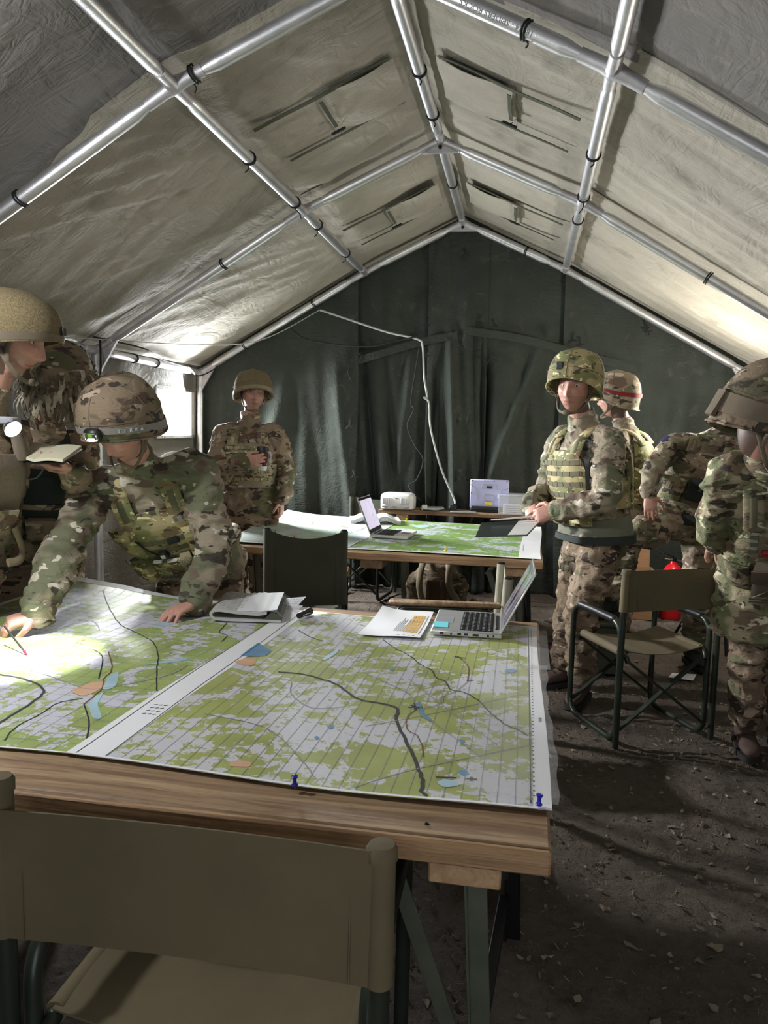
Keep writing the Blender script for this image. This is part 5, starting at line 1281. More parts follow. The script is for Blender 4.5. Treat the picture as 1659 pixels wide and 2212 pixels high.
def helmet(f, root, mat='camoH', dz=0., rim='camoH', band=None, strap=True, patches=True, visor=0., sc=1., tall=1.):
    a, b, c, zc = .137*sc, .160*sc, .172*sc*tall, .030
    def rz(th):                                       # th 0 = front
        fr = .5+.5*math.cos(th); s2 = math.sin(th)**2
        return (.044-.012*visor)*fr**2.2 - .082*(1-fr)**.9 - .006*s2 + dz
    ztop = zc+c
    def hpnt(th, v, off=0.):
        z = ztop+(rz(th)-ztop)*v
        q = max(0, 1-((z-zc)/c)**2.3)**(1/2.3) if z > zc else 1-(.02+.09*max(0, -math.cos(th)))*min(1, (zc-z)/.09)+.10*visor*max(0, min(1, (zc-z)/.03))*(math.cos(th) > .2)
        k = q; n = 2.15
        x, y = math.sin(th), math.cos(th); r = 1/((abs(x)/a)**n+(abs(y)/b)**n)**(1/n)
        return f.hp(x*(r*k+off), y*(r*k+off)-.012+visor*.02*max(0, math.cos(th))**3*v**6, z+off*(.8 if v < .25 else 0))
    f.helm = hpnt; f.rz = rz
    nv, nu = 26, 56
    vs = [((j/nv)**.62) for j in range(nv+1)]
    mb = MB(); P = []
    for j in range(1, nv+1):
        for k in range(nu): P.append(hpnt(2*PI*k/nu, vs[j]))
    n1 = len(P)
    for j in range(1, nv+1):
        for k in range(nu): P.append(hpnt(2*PI*k/nu, vs[j], -.012))
    P += [hpnt(0, 0), hpnt(0, 0, -.012)]
    F = []
    for j in range(nv-1):
        for k in range(nu):
            q = (j*nu+k, j*nu+(k+1) % nu, (j+1)*nu+(k+1) % nu, (j+1)*nu+k); F.append(q); F.append(tuple(i+n1 for i in q[::-1]))
    for k in range(nu):
        q = ((nv-1)*nu+k, (nv-1)*nu+(k+1) % nu); F.append((q[0], q[1], q[1]+n1, q[0]+n1)); F.append((2*n1, (k+1) % nu, k)); F.append((2*n1+1, n1+k, n1+(k+1) % nu))
    mb.add(P, F); h = mb.build('helmet', MT[mat], root, 70)
    MB().tube([hpnt(2*PI*k/nu, .995, .001) for k in range(nu)], .0045*sc, 8, closed=True).build('rim', MT[rim], h, 60)
    if patches:
        mb = MB()                                     # cover seams
        for th in (0, PI/2, PI, 3*PI/2): mb.tube([hpnt(th+.0*v, v, .0005) for v in np.linspace(.12, .97, 14)], .0022, 6)
        mb.tube([hpnt(2*PI*k/nu, .62, .0005) for k in range(nu)], .0018, 6, closed=True); mb.build('cover_seam', MT['tan_dark'], h, 60)
    if band:
        mt, v0, v1 = band
        MB().loft([[hpnt(2*PI*k/nu, v, o) for v, o in ((v0, .002), (v0, .0055), (v1, .0055), (v1, .002))] for k in range(nu)], False, True).build('helmet_band', MT[mt], h, 50)
    if strap:
        for s in (-1, 1):
            mb = MB()
            for th in (1.15, 2.0): mb.tube(cr([hpnt(s*th, .97, -.010), f.hp(s*.086, .028 if th < 1.5 else -.02, -.035), f.hp(s*.074, .035, -.075)], 5), .0085, 8, flat=.35, up=f.hL)
            mb.tube(cr([f.hp(s*.074, .035, -.075), f.hp(s*.052, .075, -.108), f.hp(s*.012, .102, -.118)], 5), .0085, 8, flat=.35, up=f.hL); mb.build('chin_strap', MT['tan_dark'], h, 60)
        MB().ball(f.hp(0, .107, -.114), (.022, .012, .014), 12, 8, np.array((f.hL, f.hF, f.hU)).T).build('chin_cup', MT['tan_dark'], h)
    return h

def vest(f, root, mat='camoS', rows=4, pouches=(), cumm=True, thick=.034, t0=.16, t1=.90, wid=1.02, web='olive', collar=False):
    sh = lambda v: 1-.30*max(0, (v-.62)/.38)
    v = f.patch('vest', -wid, wid, t0, t1, .006, thick, mat, root, 18, 14, sh, .012)
    MBk = f.patch('back_panel', PI-wid, PI+wid, t0, t1+.04, .006, thick, mat, v, 18, 14, None, .012)
    if cumm:
        for s in (-1, 1): f.patch('side_panel', s*.95, s*(PI-.95), t0+.04, .56, .004, thick*.72, mat, v, 10, 6, None, .006)
    for s in (-1, 1):
        sj = V(f.arms['L' if s > 0 else 'R'][0]); c, L, U, F = f.fr(1.0)
        pf = f.tp(s*.62, t1-.05, thick*.8); pb = f.tp(PI-s*.62, t1, thick*.8); top = c.lerp(sj, .52)+U*.075
        top += (F*.0)
        P = cr([pf, pf.lerp(top, .55)+F*.03+U*.012, top, pb.lerp(top, .55)-F*.03+U*.012, pb], 6)
        MB().tube(P, .040, 12, flat=.32, up=U).build('shoulder_strap', MT[mat], v, 60)
        MB().tube(P[1:7], .022, 10, flat=.75, up=U).build('strap_webbing', MT[web], v, 60)
    for i in range(rows):
        t = t0+.10+i*.115
        f.patch('webbing_row', -wid*.86, wid*.86, t, t+.05, thick-.003, thick+.004, web, v, 20, 1, None)
        for k in range(7):
            th = -wid*.80+k*wid*1.6/6; f.patch('webbing_stitch', th-.012, th+.012, t, t+.05, thick, thick+.0055, 'tan_dark', v, 1, 1)
    for (th0, th1, ta, tb, dp, mt) in pouches:
        p = f.patch('pouch', th0, th1, ta, tb, thick-.002, thick+dp, mt, v, 8, 6, None, .010)
        f.patch('pouch_flap', th0-.012, th1+.012, tb-.38*(tb-ta), tb+.012, thick+dp-.002, thick+dp+.007, mt, p, 8, 4, None, .004)
        m = (th0+th1)/2; f.patch('pouch_tab', m-.035, m+.035, tb-.52*(tb-ta), tb-.20*(tb-ta), thick+dp, thick+dp+.0105, 'tan_dark', p, 2, 2)
    return v

def person(label, base): return thing('person', base, label, 'person', 'soldiers in camouflage')
def legs(pel, hipL, kR, aR, fR, kL, aL, fL):
    pel = V(pel); h = V(hipL).normalized()*.098; d = V((0, 0, -.05)); return {'R': (pel-h+d, kR, aR, fR), 'L': (pel+h+d, kL, aL, fL)}

# ---- C: the soldier leaning on the near table
pel, hl = (-1.50, 3.50, .88), (1, .12, 0)
f = Fig((-1.5, 3.5, 0), pel, (-1.575, 3.13, 1.255), hl, (.97, .22, .20), (-1.545, 2.87, 1.468), (-.14, -.78, -.58),
        {'R': (-1.765, 3.05, 1.195), 'L': (-1.372, 3.155, 1.285)}, None, 1.06, None, 1.07)
f.arms = {'R': ((-1.765, 3.05, 1.195), (-1.768, 2.80, .985), (-1.70, 2.525, .800)), 'L': ((-1.372, 3.155, 1.285), (-1.262, 3.10, .995), (-1.262, 2.905, .792))}
f.legs = legs(pel, hl, (-1.62, 3.47, .47), (-1.64, 3.56, .10), (-.2, -1, 0), (-1.36, 3.50, .47), (-1.32, 3.62, .10), (.2, -1, 0))
C_ = f
r = person('soldier leaning over the nearest table with both hands on the map, headlamp on helmet', (-1.5, 3.5, 0))
make_body(f, r, {'R': dict(D=(-.72, -.62, -.18), N=(-.15, .25, -1), curl=(.55, .62, .7, .8), thumb=.75, tspread=.55), 'L': dict(D=(-.50, -.80, -.22), N=(-.10, -.18, -1), curl=(.30, .26, .28, .34), thumb=.1, spread=.10, tspread=.95, s=1.08)}, .0042, .0, .25)
make_clothes(f, r, 'camoA', 'camoP', .0075, 31, -.20, .013, 1.2)
make_boots(f, r)
v = vest(f, r, 'camoS', 4, ((-.98, -.50, .19, .40, .055, 'camoS'), (.20, .42, .21, .46, .05, 'camoG'), (.46, .72, .17, .44, .065, 'camoS'), (.48, .98, .50, .72, .055, 'camoS'), (-.42, .16, .23, .40, .030, 'camoS'), (-.95, -.55, .46, .80, .03, 'camoS')))
w_ = f.patch('wrist_gauge', -.20, -.04, .455, .535, .034, .062, 'black', v, 6, 4, None, .008)
f.patch('dial', -.165, -.075, .475, .517, .060, .0645, 'paper', w_, 2, 2)
f.patch('chem_light', -.12, .12, .405, .425, .05, .066, 'white_plastic', v, 6, 2, None, .004); f.patch('chem_light', -.42, -.24, .415, .435, .05, .066, 'white_plastic', v, 6, 2, None, .004)
npz = f.patch('name_patch', -.42, -.05, .205, .245, .056, .0615, 'greygreen', v, 8, 1)
th, t = -.235, .225; c0 = f.tp(th, t, .0622); text('name_writing', 'VIKINGS', .026, frame(c0, f.tp(th-.1, t, .062)-f.tp(th+.1, t, .062), f.tp(th, t-.05, .062)-f.tp(th, t+.05, .062)), MT['ink'], npz)
f.patch('radio_tab', .1, .36, .60, .655, .034, .05, 'black', v, 6, 2, None, .004)
f.patch('buckle_bar', .45, .92, .80, .835, .02, .044, 'tan_dark', v, 6, 2)
for k in range(3): f.patch('buckle', .52+.13*k, .60+.13*k, .80, .838, .043, .050, 'strapgrey', v, 2, 1)
for pts in ([(-.62, .75), (-.45, .60), (-.30, .50), (-.16, .46)], [(.62, .86), (.85, .70), (1.05, .62), (1.2, .40)]):
    MB().tube(cr([f.tp(a, t, .045) for a, t in pts], 6), .0042, 6).build('hose', MT['cord'], v)
h = helmet(f, r, 'camoH', band=None, dz=.008)
# headlamp: strap with its lettering, lamp body, reflector and lens
nu = 56
sl = lambda th: .80-.10*math.cos(th)+.03
hb = MB().loft([[f.helm(2*PI*k/nu, sl(2*PI*k/nu)+dv, o) for dv, o in ((-.065, .002), (-.065, .005), (.065, .005), (.065, .002))] for k in range(nu)], False, True).build('headlamp_strap', MT['strapgrey'], h, 50)
for i, chx in enumerate('TIKKA'):
    th = .62+.125*i; p = f.helm(th, sl(th), .0056); text('strap_lettering', chx, .019, frame(p, f.helm(th+.05, sl(th+.05), .0056)-f.helm(th-.05, sl(th-.05), .0056), f.helm(th, sl(th)-.05, .0056)-f.helm(th, sl(th)+.05, .0056)), MT['paper'], hb, .0004)
th = .10; p = f.helm(th, sl(th)+.02, .016); fx = (f.helm(th+.1, sl(th), .01)-f.helm(th-.1, sl(th), .01)).normalized(); up = (f.helm(th, sl(th)-.1, .01)-f.helm(th, sl(th)+.1, .01)).normalized(); out = fx.cross(up); 
if out.dot(f.hF) < 0: out = -out
R = np.array((fx, out, up)).T
lb = MB().box(p, (.066, .032, .044), R, .009).build('headlamp_body', MT['black'], h)
MB().box(p+out*.0165-up*.003, (.056, .004, .032), R, .006).build('reflector', MT['chrome'], lb)
MB().box(p+out*.019-up*.014, (.030, .003, .011), R, .003).build('lens', MT['headglow'], lb)
MB().box(p+out*.019+up*.004, (.018, .003, .014), R, .002).build('green_tab', MT['green'], lb)
light('headlamp_beam', 'SPOT', p+out*.04, 3.0, (.95, 1, .96), (-1.62, 2.50, .73), .01, 1.3, .9)
MB().lathe([(0, 0), (.006, 0), (.006, .006), (0, .008)], f.helm(1.35, .88, .002), f.hL, 12).build('helmet_bolt', MT['blackmetal'], h)
MB().tube([f.helm(-1.0, v_, .003) for v_ in np.linspace(.3, .75, 8)], .010, 8, flat=.3, up=f.hL).build('cover_tape', MT['camoG'], h)
# sleeve badges on his left upper arm
def sleeve_badge(f, sd, k, ang, w, hgt, name, mat, par, rad=.078):
    sh, el, wr = [V(q) for q in f.arms[sd]]; d = (el-sh).normalized(); x = V(ang); x = (x-d*x.dot(d)).normalized(); tt = d.cross(x)
    def fn(u, v_):
        a = (u-.5)*w/rad; return sh+d*(k+hgt*(v_-.5))+(x*math.cos(a)+tt*math.sin(a))*rad, x*math.cos(a)+tt*math.sin(a)
    o = MB().sheet(fn, 8, 4, .004).build(name, MT[mat], par); return o, fn
jk = [c for c in r.children if c.name.startswith('jacket')][0]
MT['flagblue'] = surf('flag_blue', (.03, .03, .10), .8, bump=0)
bo, fn = sleeve_badge(f, 'L', .075, (.75, -.75, .1), .052, .034, 'flag_badge', 'flagblue', jk)
for (a, b, wd, mt, lift_) in (((0, 0), (1, 1), .007, 'paper', .0006), ((0, 1), (1, 0), .007, 'paper', .0006), ((.5, 0), (.5, 1), .012, 'paper', .0009), ((0, .5), (1, .5), .012, 'paper', .0009), ((.5, 0), (.5, 1), .0065, 'redcloth', .0013), ((0, .5), (1, .5), .0065, 'redcloth', .0013)):
    A, n = fn(*a); B, n2 = fn(*b); M_, nm = fn((a[0]+b[0])/2, (a[1]+b[1])/2); MB().beam(A.lerp(M_, .5)+n*.0-(A-M_)*.45+n*lift_, B.lerp(M_, .5)-(B-M_)*.45+n2*lift_, wd, .0012, nm).build('flag_stripe', MT[mt], bo, 0)
bo, fn = sleeve_badge(f, 'L', .150, (.75, -.75, .1), .056, .070, 'shield_badge', 'darkcloth', jk)
for a, b, wd in (((.5, .12), (.5, .88), .006), ((.26, .36), (.74, .36), .006)):
    A, n = fn(*a); B, n2 = fn(*b); MB().beam(A+n*.001, B+n2*.001, wd, .002, n).build('sword_emblem', MT['black'], bo)
A_, n_ = fn(.5, .5)
# the pointer in his right hand
pp = V((-1.565, 2.266, mz(-1.56, 2.26)+.004)); pq_ = V((-1.83, 2.44, .845))
t = thing('pointer_pen', pp, 'slim dark pen with a red tip held over the bright map corner', 'pen')
MB().tube([pp+(pq_-pp)*.05, pp+(pq_-pp)*.55], .0032, 8).build('barrel', MT['black'], t); MB().tube([pp, pp+(pq_-pp)*.05], [.002, .0055], 8, 'round').build('tip', MT['redcloth'], t)

# ---- E: the soldier standing at the farther table, looking over at the camera
pel, hl = (.39, 4.48, .975), (.42, -.9, 0)
f = Fig((.39, 4.48, 0), pel, (.315, 4.46, 1.47), hl, (.53, -.85, 0), (.235, 4.36, 1.733), (-.36, -.92, -.10), None, None, 1.10, (0.05, 0, 1), 1.06)
f.gz = .6
f.arms = {'L': ((.42, 4.29, 1.435), (.395, 4.14, 1.165), (.165, 4.22, 1.085)), 'R': ((.20, 4.62, 1.435), (.12, 4.66, 1.16), (.03, 4.42, 1.10))}
f.legs = legs(pel, hl, (.30, 4.66, .52), (.27, 4.72, .10), (-.8, -.5, 0), (.335, 4.36, .53), (.36, 4.47, .10), (-.35, -.93, 0))
r = person('soldier in body armour standing by the farther table and looking towards the camera', (.39, 4.48, 0))
make_body(f, r, {'L': dict(D=(-.90, .05, -.25), N=(.05, .85, -.35), curl=(.75, .85, .95, 1.0), thumb=.6, s=1.06), 'R': dict(D=(.1, -.8, -.4), N=(.6, .2, -.6), curl=(.7, .8, .8, .8), thumb=.4)}, .0045, .06, .35)
jk = make_clothes(f, r, 'camoA', 'camoB', .008, 51, -.08, .013, 1.12, leg=1.14)
make_boots(f, r, 'brownsuede')
MB().loft([[f.tp(2*PI*k/30, t, o) for k in range(30)] for t, o in ((-.10, .012), (-.03, .014), (.06, .014), (.15, .012))]).build('body_belt', MT['greygreen'], r, 60)
MB().loft([[f.tp(2*PI*k/30, t, o) for k in range(30)] for t, o in ((-.12, .020), (-.115, .026), (-.04, .026), (-.035, .020))]).build('belt', MT['darkcloth'], r, 60)
v = vest(f, r, 'camoS', 5, (), True, .045, .20, .92, .95)
f.patch('waist_flap', -1.1, 1.0, .10, .22, .012, .046, 'camoS', v, 16, 4, None, .008)
for k in range(3): f.patch('side_buckle', .98, 1.12, .30+.13*k, .35+.13*k, .04, .052, 'strapgrey', v, 2, 1)
f.patch('strap_edge', .90, .985, .22, .86, .036, .052, 'black', v, 2, 10)
helmet(f, r, 'camoS', rim='camoS', visor=.1, dz=.014); MB().box(f.helm(-.25, .60, .004), (.035, .012, .04), np.array((f.hL, f.hF, f.hU)).T, .003).build('mount_plate', MT['black'], r)
MB().tube([V((.165, 4.22, 1.085))+V((-.012+.0*k, .034*math.sin(k*PI/8), .034*math.cos(k*PI/8))) for k in range(16)], .009, 8, closed=True).build('watch', MT['black'], r)
bo, fn = sleeve_badge(f, 'L', .115, (.75, -.65, 0), .085, .105, 'sleeve_pocket', 'camoP', jk, .088)
# folder and pen in his hand
t = thing('clip_folder', (-.10, 4.15, .97), 'dark translucent folder held level over the farther table corner', 'folder')
fq = [V((-.235, 3.98, .965)), V((.02, 3.97, .985)), V((.10, 4.30, 1.035)), V((-.225, 4.30, 1.0))]
def fo(u, v_): return fq[0].lerp(fq[1], u).lerp(fq[3].lerp(fq[2], u), v_), V((0, 0, 1))
MT['smoke'] = glassy('smoked_plastic', (.03, .035, .035), .86, .25)
MB().sheet(fo, 4, 4, .004).build('cover', MT['smoke'], t)
MB().sheet(lambda u, v_: (fo(.62+.36*u, .04+.9*v_)[0]+V((0, 0, .0012)), V((0, 0, 1))), 3, 3, .0008).build('inner_sheet', MT['paper_grey'], t)
tag(MB().tube([(-.17, 4.25, 1.022), (-.11, 4.252, 1.028), (.10, 4.26, 1.06)], [.003, .005, .005], 8, 'round').build('pen', MT['white_plastic'], None), 'white pen lying along the dark translucent folder', 'pen')

# ---- F: behind him, facing away
pel, hl = (.70, 5.75, .95), (-.40, -.9, 0)
f = Fig((.7, 5.75, 0), pel, (.68, 5.74, 1.47), hl, (-.40, -.9, 0), (.585, 5.72, 1.732), (-.93, .30, -.05), None, None, 1.05, None, 1.02)
f.arms = {'L': ((.60, 5.56, 1.42), (.63, 5.50, 1.15), (.55, 5.52, .92)), 'R': ((.76, 5.93, 1.42), (.82, 5.98, 1.15), (.70, 6.0, .95))}
f.legs = legs(pel, hl, (.72, 5.88, .5), (.74, 5.9, .1), (-.9, .2, 0), (.68, 5.64, .5), (.70, 5.66, .1), (-.9, .1, 0))
r = person('soldier half hidden behind the one in armour, red band on helmet, seen from behind', (.7, 5.75, 0))
make_body(f, r, {'L': dict(D=(-.2, 0, -1), N=(0, 1, 0)), 'R': dict(D=(-.2, 0, -1), N=(0, -1, 0))}, .0055)
make_clothes(f, r, 'camoA', 'camoB', .011, 71, -.3, .008); make_boots(f, r); vest(f, r, 'camoS', 0, (), True)
helmet(f, r, 'camoP', band=('darkred', .62, .71), strap=True, rim='camoP')

# ---- G: bending away with one foot forward
pel, hl = (1.03, 5.36, .965), (.95, -.30, 0)
f = Fig((1.03, 5.36, 0), pel, (1.13, 5.37, 1.43), hl, (.93, .05, -.12), (1.34, 5.35, 1.62), (.75, -.55, -.45), None, None, 1.02, None, 1.0)
f.arms = {'R': ((.915, 5.33, 1.425), (.775, 5.18, 1.275), (.752, 5.08, 1.13)), 'L': ((1.34, 5.36, 1.38), (1.46, 5.25, 1.15), (1.42, 5.05, 1.0))}
f.legs = {'R': ((.93, 5.30, .93), (.655, 5.04, .865), (.56, 5.17, .44), (-.7, -.6, 0)), 'L': ((1.12, 5.36, .91), (1.13, 5.32, .52), (1.14, 5.40, .10), (.2, -1, 0))}
r = person('soldier bending behind the chair with one foot raised and a hand on his thigh', (1.03, 5.36, 0))
make_body(f, r, {'R': dict(D=(.12, -.25, -.95), N=(.15, .95, -.2), curl=(.25, .25, .3, .3), thumb=.2), 'L': dict(D=(-.1, -.6, -.7), N=(-.6, .2, 0))}, .0055)
jk = make_clothes(f, r, 'camoA', 'camoP', .009, 91, -.12, .015, leg=1.1); make_boots(f, r, 'darkcloth')
v = vest(f, r, 'camoB', 3, ((-.9, -.3, .2, .5, .05, 'camoG'), (-.2, .4, .25, .55, .05, 'darkcloth')), True)
MB().loft([[f.tp(2*PI*k/30, t_, o) for k in range(30)] for t_, o in ((-.06, .014), (-.05, .022), (.06, .022), (.07, .014))]).build('belt', MT['darkcloth'], r, 60)
helmet(f, r, 'camoH'); sleeve_badge(f, 'R', .03, (-.5, -.3, .8), .06, .05, 'arm_badge', 'flagblue', jk, .086)
t = thing('added_foot_box', (.52, 5.12, 0), 'dark green steel box under the raised boot of the bending soldier', 'box')  # unseen box, added only to support the raised boot
MB().box((.50, 5.10, .15), (.30, .22, .30), None, .01).build('box_body', MT['greenmetal'], t); MB().box((.50, 5.10, .315), (.31, .23, .03), None, .008).build('box_lid', MT['greenmetal'], t)
MB().tube(cr([(.42, 5.10, .33), (.43, 5.10, .336), (.57, 5.10, .336), (.58, 5.10, .33)], 4), .004, 8).build('handle', MT['blackmetal'], t)

# ---- H: at the right edge, looking down, hand on the chair
pel, hl = (1.115, 3.88, .90), (1, 0.10, 0)
f = Fig((1.115, 3.88, 0), pel, (.985, 3.41, 1.36), hl, (.96, .10, .05), (.868, 3.14, 1.545), (.75, -.30, -.50), None, None, 1.06, (.1, .1, 1), 1.12)
f.arms = {'R': ((.808, 3.42, 1.35), (.815, 3.62, 1.10), (.905, 3.855, 1.005)), 'L': ((1.165, 3.42, 1.355), (1.32, 3.40, 1.12), (1.27, 3.20, 1.05))}
f.legs = legs(pel, hl, (1.06, 3.86, .48), (1.10, 3.97, .10), (-.05, -1, 0), (1.24, 3.90, .48), (1.28, 4.02, .10), (.2, -1, 0))
r = person('soldier with a big brown helmet bowed low, one hand gripping the chair back', (1.115, 3.88, 0))
make_body(f, r, {'R': dict(D=(.30, .84, -.34), N=(.1, -.35, -.9), curl=(.55, .6, .65, .65), thumb=.4, s=1.12), 'L': dict(D=(-.5, -.6, -.1), N=(0, 0, -1))}, .0045, .0, .1)
jk = make_clothes(f, r, 'camoG', 'camoB', .008, 111, -.48, .014, 1.1); make_boots(f, r)
v = vest(f, r, 'camoG', 3, ((-.50, .25, .12, .48, .06, 'tan_dark'), (.35, .9, .15, .5, .06, 'tan_dark'), (-1.0, -.6, .2, .45, .03, 'camoG')), True, .034, .05, .84)
for k in range(3): f.patch('pouch_rib', -.50, .25, .13+.03*k, .145+.03*k, .09, .103, 'tan_dark', v, 8, 1)
for a, b in (((-.46, .20), (.20, .42)), ((-.46, .42), (.20, .20))):
    MB().tube([f.tp(a[0]+(b[0]-a[0])*k/8, a[1]+(b[1]-a[1])*k/8, .098) for k in range(9)], .003, 6).build('cross_stitch', MT['olive'], v)
f.patch('red_tab', -.40, -.16, .56, .60, .034, .05, 'redcloth', v, 4, 2); f.patch('red_tab', .1, .25, .60, .64, .034, .05, 'redcloth', v, 4, 2); f.patch('blue_pen', .02, .05, .55, .66, .034, .05, 'cyan', v, 1, 4); f.patch('radio', -.3, .2, .66, .74, .034, .065, 'darkcloth', v, 4, 3, None, .006)
for k in range(3): f.patch('buckle', -.62, -.50, .60+.07*k, .64+.07*k, .036, .05, 'greygreen', v, 2, 1)
MB().tube(cr([f.hp(0, -.02, .0), f.head.lerp(f.ch, .42), f.head.lerp(f.ch, .72), f.ch], 5), [.084]*5+[.092]*3+[.105]*4+[.13]*4, 20).build('added_neck_scarf', MT['camoG'], r, 60)  # scarf added to cover the bare neck below the helmet
h = helmet(f, r, 'camoH', band=('tan_dark', .66, .88), sc=1.08, dz=-.012)
for th in (-.55, 2.6, 3.6): MB().loft([[f.helm(th+a, v_, o) for v_, o in ((.66, .004), (.66, .016), (.95, .020), (.95, .004))] for a in np.linspace(-.16, .16, 6)]).build('helmet_pouch', MT['tan_dark'], h)

# ---- D: at the far left with the flask
pel, hl = (-2.06, 5.74, .93), (.97, .25, 0)
f = Fig((-2.06, 5.74, 0), pel, (-2.055, 5.72, 1.425), hl, (.97, .24, 0), (-2.015, 5.68, 1.722), (.46, -.88, -.08), None, None, 1.10, None, 1.04)
f.arms = {'R': ((-2.235, 5.68, 1.385), (-2.245, 5.52, 1.12), (-1.955, 5.325, 1.235)), 'L': ((-1.875, 5.77, 1.395), (-1.795, 5.80, 1.13), (-1.80, 5.72, .93))}
f.legs = legs(pel, hl, (-2.16, 5.72, .5), (-2.18, 5.78, .1), (-.1, -1, 0), (-1.99, 5.76, .5), (-1.99, 5.82, .1), (.2, -1, 0))
r = person('soldier standing by the green curtain and holding a dark flask cup', (-2.06, 5.74, 0))
make_body(f, r, {'R': dict(D=(.93, -.12, .10), N=(.10, .95, .1), curl=(.35, .40, .45, .5), thumb=.3, s=1.05, tspread=.5), 'L': dict(D=(.1, -.2, -1), N=(-.9, 0, 0))}, .005, .35, .2)
make_clothes(f, r, 'camoB', 'camoB', .009, 131, -.42, .018, 1.24); make_boots(f, r)
v = vest(f, r, 'camoA', 5, (), True, .03, .22, .88, .95, 'camoS')
helmet(f, r, 'net', rim='tan_dark', band=('tan', .80, .97), visor=.5, tall=.86, dz=.008)
t = thing('flask_cup', (-1.845, 5.37, 1.16), 'dark lidded flask cup held by the soldier at the curtain', 'cup')
cc = V((-1.843, 5.385, 1.175)); ax = V((.05, 0, 1)).normalized()
MB().lathe([(0, 0), (.033, 0), (.035, .012), (.0355, .03), (0, .03)], cc, ax, 22).build('cup_foot', MT['white_plastic'], t)
MB().lathe([(0, .029), (.0355, .03), (.041, .125), (0, .125)], cc, ax, 22).build('cup_body', surf('maroon_metal', (.10, .012, .03), .3, .3, bump=0), t)
MB().lathe([(0, .12), (.042, .12), (.043, .15), (.040, .165), (.03, .168), (0, .165)], cc, ax, 22).build('cup_lid', MT['black'], t)
MB().tube(cr([cc+V((.042, -.01, .13)), cc+V((.07, -.02, .125)), cc+V((.074, -.02, .08)), cc+V((.062, -.02, .05)), cc+V((.040, -.01, .045))], 5), .006, 8).build('handle', MT['clear'], t)

# ---- B: scrim helmet, reading from a notebook
pel, hl = (-2.24, 3.34, .96), (.85, .55, 0)
f = Fig((-2.24, 3.34, 0), pel, (-2.14, 3.22, 1.37), hl, (.85, .52, 0), (-1.955, 3.10, 1.628), (.38, -.55, -.75), None, None, 1.0, None, 1.0)
f.arms = {'L': ((-1.985, 3.30, 1.36), (-1.86, 3.10, 1.15), (-1.755, 2.87, 1.295)), 'R': ((-2.30, 3.12, 1.33), (-2.28, 2.92, 1.10), (-2.05, 2.78, 1.18))}
f.legs = legs(pel, hl, (-2.30, 3.26, .5), (-2.32, 3.30, .1), (.5, -.8, 0), (-2.12, 3.40, .5), (-2.12, 3.44, .1), (.5, -.8, 0))
r = person('soldier with shaggy scrim covered helmet reading down into the black notebook', (-2.24, 3.34, 0))
make_body(f, r, {'L': dict(D=(-.75, -.55, .16), N=(-.10, .10, 1), curl=(.45, .42, .42, .45), thumb=.3, s=1.08), 'R': dict(D=(.6, -.5, .2), N=(0, 0, 1), curl=(.6, .6, .6, .6))}, .0045)
make_clothes(f, r, 'camoB', 'camoB', .010, 151, -.3, .013); make_boots(f, r)
v = vest(f, r, 'darkcloth', 2, ((-.9, -.3, .2, .42, .04, 'camoB'), (-.2, .4, .18, .4, .04, 'camoB'), (.5, .95, .2, .42, .05, 'camoB')), True, .036, .12, .9)
f.patch('green_panel', -.55, .35, .58, .86, .034, .046, 'darkcloth', v, 8, 6); f.patch('webbing_row', -.7, .9, .50, .56, .034, .044, 'camoB', v, 10, 1)
h = helmet(f, r, 'camoB', patches=False)
mb = MB(); q = random.Random(4)
mb2 = MB()
for i in range(300):
    th = q.uniform(0, 6.283); v0 = q.uniform(.08, .95)**.8; p = f.helm(th, v0, .004); o = (p-f.hp(0, -.01, .02)).normalized()
    L = q.uniform(.05, .115); dn = (V((0, 0, -1))+f.hU*-.4+V((q.uniform(-.5, .5), q.uniform(-.5, .5), 0))).normalized(); w0 = q.uniform(.007, .014)
    sd = o.cross(dn).normalized()*w0; P = [p, p+o*.016+dn*L*.3, p+o*.022+dn*L*.65, p+o*.012+dn*L]
    vs = []
    for j, pt_ in enumerate(P): vs += [pt_+sd*(1-.2*j), pt_-sd*(1-.2*j)]
    (mb if i % 3 else mb2).add(vs, [(0, 1, 3, 2), (2, 3, 5, 4), (4, 5, 7, 6)])
sx = mb.build('scrim_strips', surf('scrim_strip_cloth', (.15, .12, .08), .9, var=.6, vs=38, bump=.3), h, 0); sx['kind'] = 'stuff'
sx = mb2.build('scrim_strips', surf('pale_scrim_cloth', (.46, .42, .31), .9, var=.4, vs=38, bump=.3), h, 0); sx['kind'] = 'stuff'
# notebook on his palm
t = thing('notebook', (-1.85, 2.80, 1.34), 'black hardback notebook held open on the palm of a soldier', 'notebook')
def nbp(s, u, v_, z): return V((-1.825, 2.765, 1.350))+V((.93, -.10, 0))*(s*u*.135)+V((-.20, .95, .22)).normalized()*(v_*.215-.08)+V((0, 0, z+.010*u if s < 0 else z+.004*u))
for s in (-1, 1):
    MB().sheet(lambda u, v_: (nbp(s, u*1.03, v_, .0), V((0, 0, 1))), 4, 4, .004).build('cover', MT['black'], t)
    MB().sheet(lambda u, v_: (nbp(s, u, .02+.95*v_, .014+.006*math.sin(PI*u)), V((0, 0, 1))), 10, 4, .011).build('pages', surf('cream_pages', (.62, .58, .42), .8, bump=.1, var=.04) if s < 0 else bpy.data.materials['cream_pages'], t)
MB().tube(cr([nbp(1, .2, 0, -.012), nbp(1, .35, -.03, -.02), nbp(1, .15, -.05, -.05), nbp(-1, .1, -.04, -.06)], 5), .0035, 6).build('bookmark_band', MT['cord'], t)
MB().tube([nbp(-1, 1.0, .1, .01), nbp(-1, 1.02, .1, .045)], .004, 8).build('pen_clip', MT['rivet'], t)

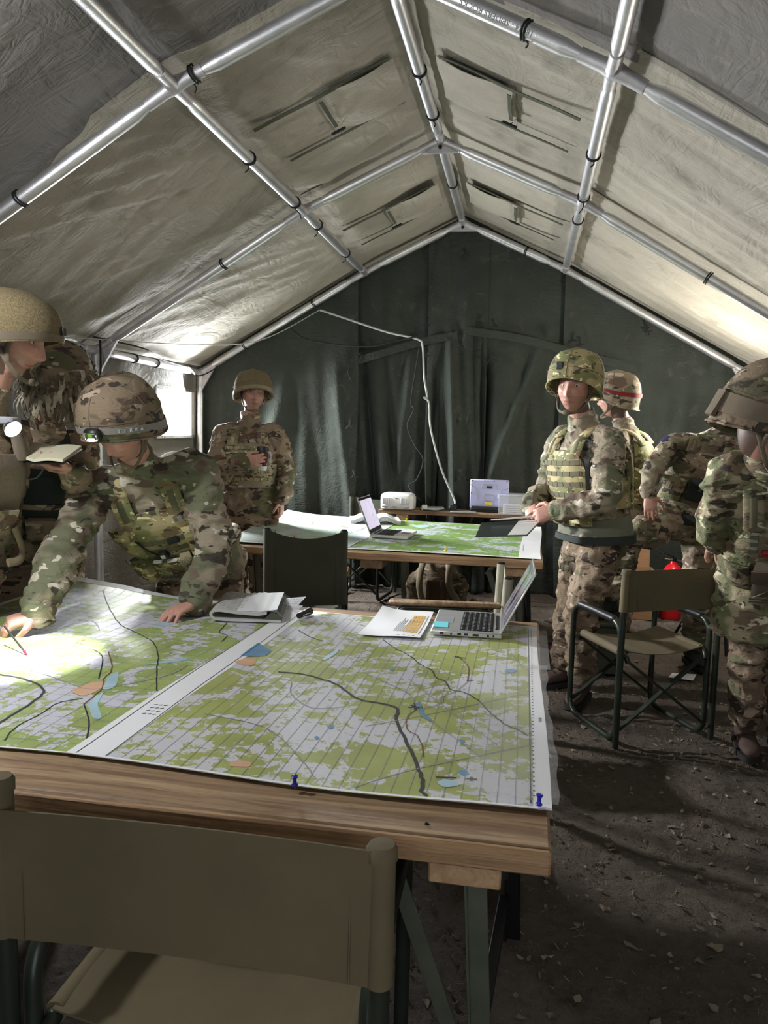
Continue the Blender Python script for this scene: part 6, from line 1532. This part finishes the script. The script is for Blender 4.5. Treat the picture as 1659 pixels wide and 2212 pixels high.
# ---- A: nearest soldier at the left edge
pel, hl = (-2.12, 2.62, 1.0), (.15, .95, 0)
f = Fig((-2.12, 2.62, 0), pel, (-2.0, 2.62, 1.46), hl, (.2, .95, 0), (-1.83, 2.615, 1.782), (.90, .22, -.36), None, None, 1.02, None, 1.06)
f.arms = {'R': ((-2.05, 2.43, 1.42), (-2.10, 2.33, 1.16), (-2.12, 2.22, .97)), 'L': ((-1.995, 2.83, 1.42), (-2.09, 2.92, 1.16), (-2.1, 2.85, .95))}
f.legs = legs(pel, hl, (-2.12, 2.51, .52), (-2.14, 2.5, .10), (1, -.1, 0), (-2.12, 2.72, .52), (-2.14, 2.74, .10), (1, .1, 0))
r = person('nearest soldier at the table end in profile, olive net over the helmet', (-2.12, 2.62, 0))
make_body(f, r, {'R': dict(D=(.0, -.1, -1), N=(0, 1, 0)), 'L': dict(D=(0, 0, -1), N=(0, -1, 0))}, .0045, .0, .3)
make_clothes(f, r, 'camoB', 'camoB', .009, 171, -.25, .013); make_boots(f, r)
v = vest(f, r, 'tancloth', 2, ((-.9, -.35, .2, .45, .035, 'camoB'), (-.25, .35, .2, .45, .035, 'camoB')), True, .034, .12, .88, 1.02, 'tan_dark')
h = helmet(f, r, 'net', rim='net', band=('tan_dark', .82, .97), patches=False, tall=.80, dz=.008)
MB().loft([[f.helm(a, v_, o) for v_, o in ((.60, .003), (.60, .012), (.80, .012), (.80, .003))] for a in np.linspace(-.10, .10, 5)]).build('night_sight_mount', MT['black'], h)
MB().tube(cr([f.tp(.5, .30, .05), f.tp(.55, .12, .08), f.tp(.35, .0, .10), f.tp(.15, -.02, .09)], 6), .016, 10, flat=.5).build('hanging_strap', MT['tan'], v)
# lit right-angle torch clipped to his chest
tp_ = V((-1.712, 2.42, 1.462)); n_ = V((.8, -.3, -.5)).normalized()
MB().tube([f.tp(-.45, .82, .03), tp_+V((-.05, .01, .02)), tp_+V((-.03, .01, .028))], .010, 8).build('added_lamp_bracket', MT['black'], v)  # arm added to join the chest to the lamp standing off it
lb = MB().box(tp_+V((-.025, .01, .028)), (.085, .055, .026), None, .006).build('chest_lamp', MT['grey_plastic'], v)
MB().lathe([(0, 0), (.020, .0), (.030, .02), (.031, .03), (0, .024)], tp_+V((-.012, .006, .014)), n_, 20).build('reflector', MT['chrome'], lb)
MB().lathe([(0, .0), (.029, .0), (.029, .003), (0, .006)], tp_+V((-.012, .006, .014))+n_*.028, n_, 20).build('lens', MT['headglow'], lb)
light('chest_lamp_beam', 'SPOT', tp_+n_*.06, 80, (.96, .98, 1), (-1.60, 2.26, .73), .012, 1.05, .8)
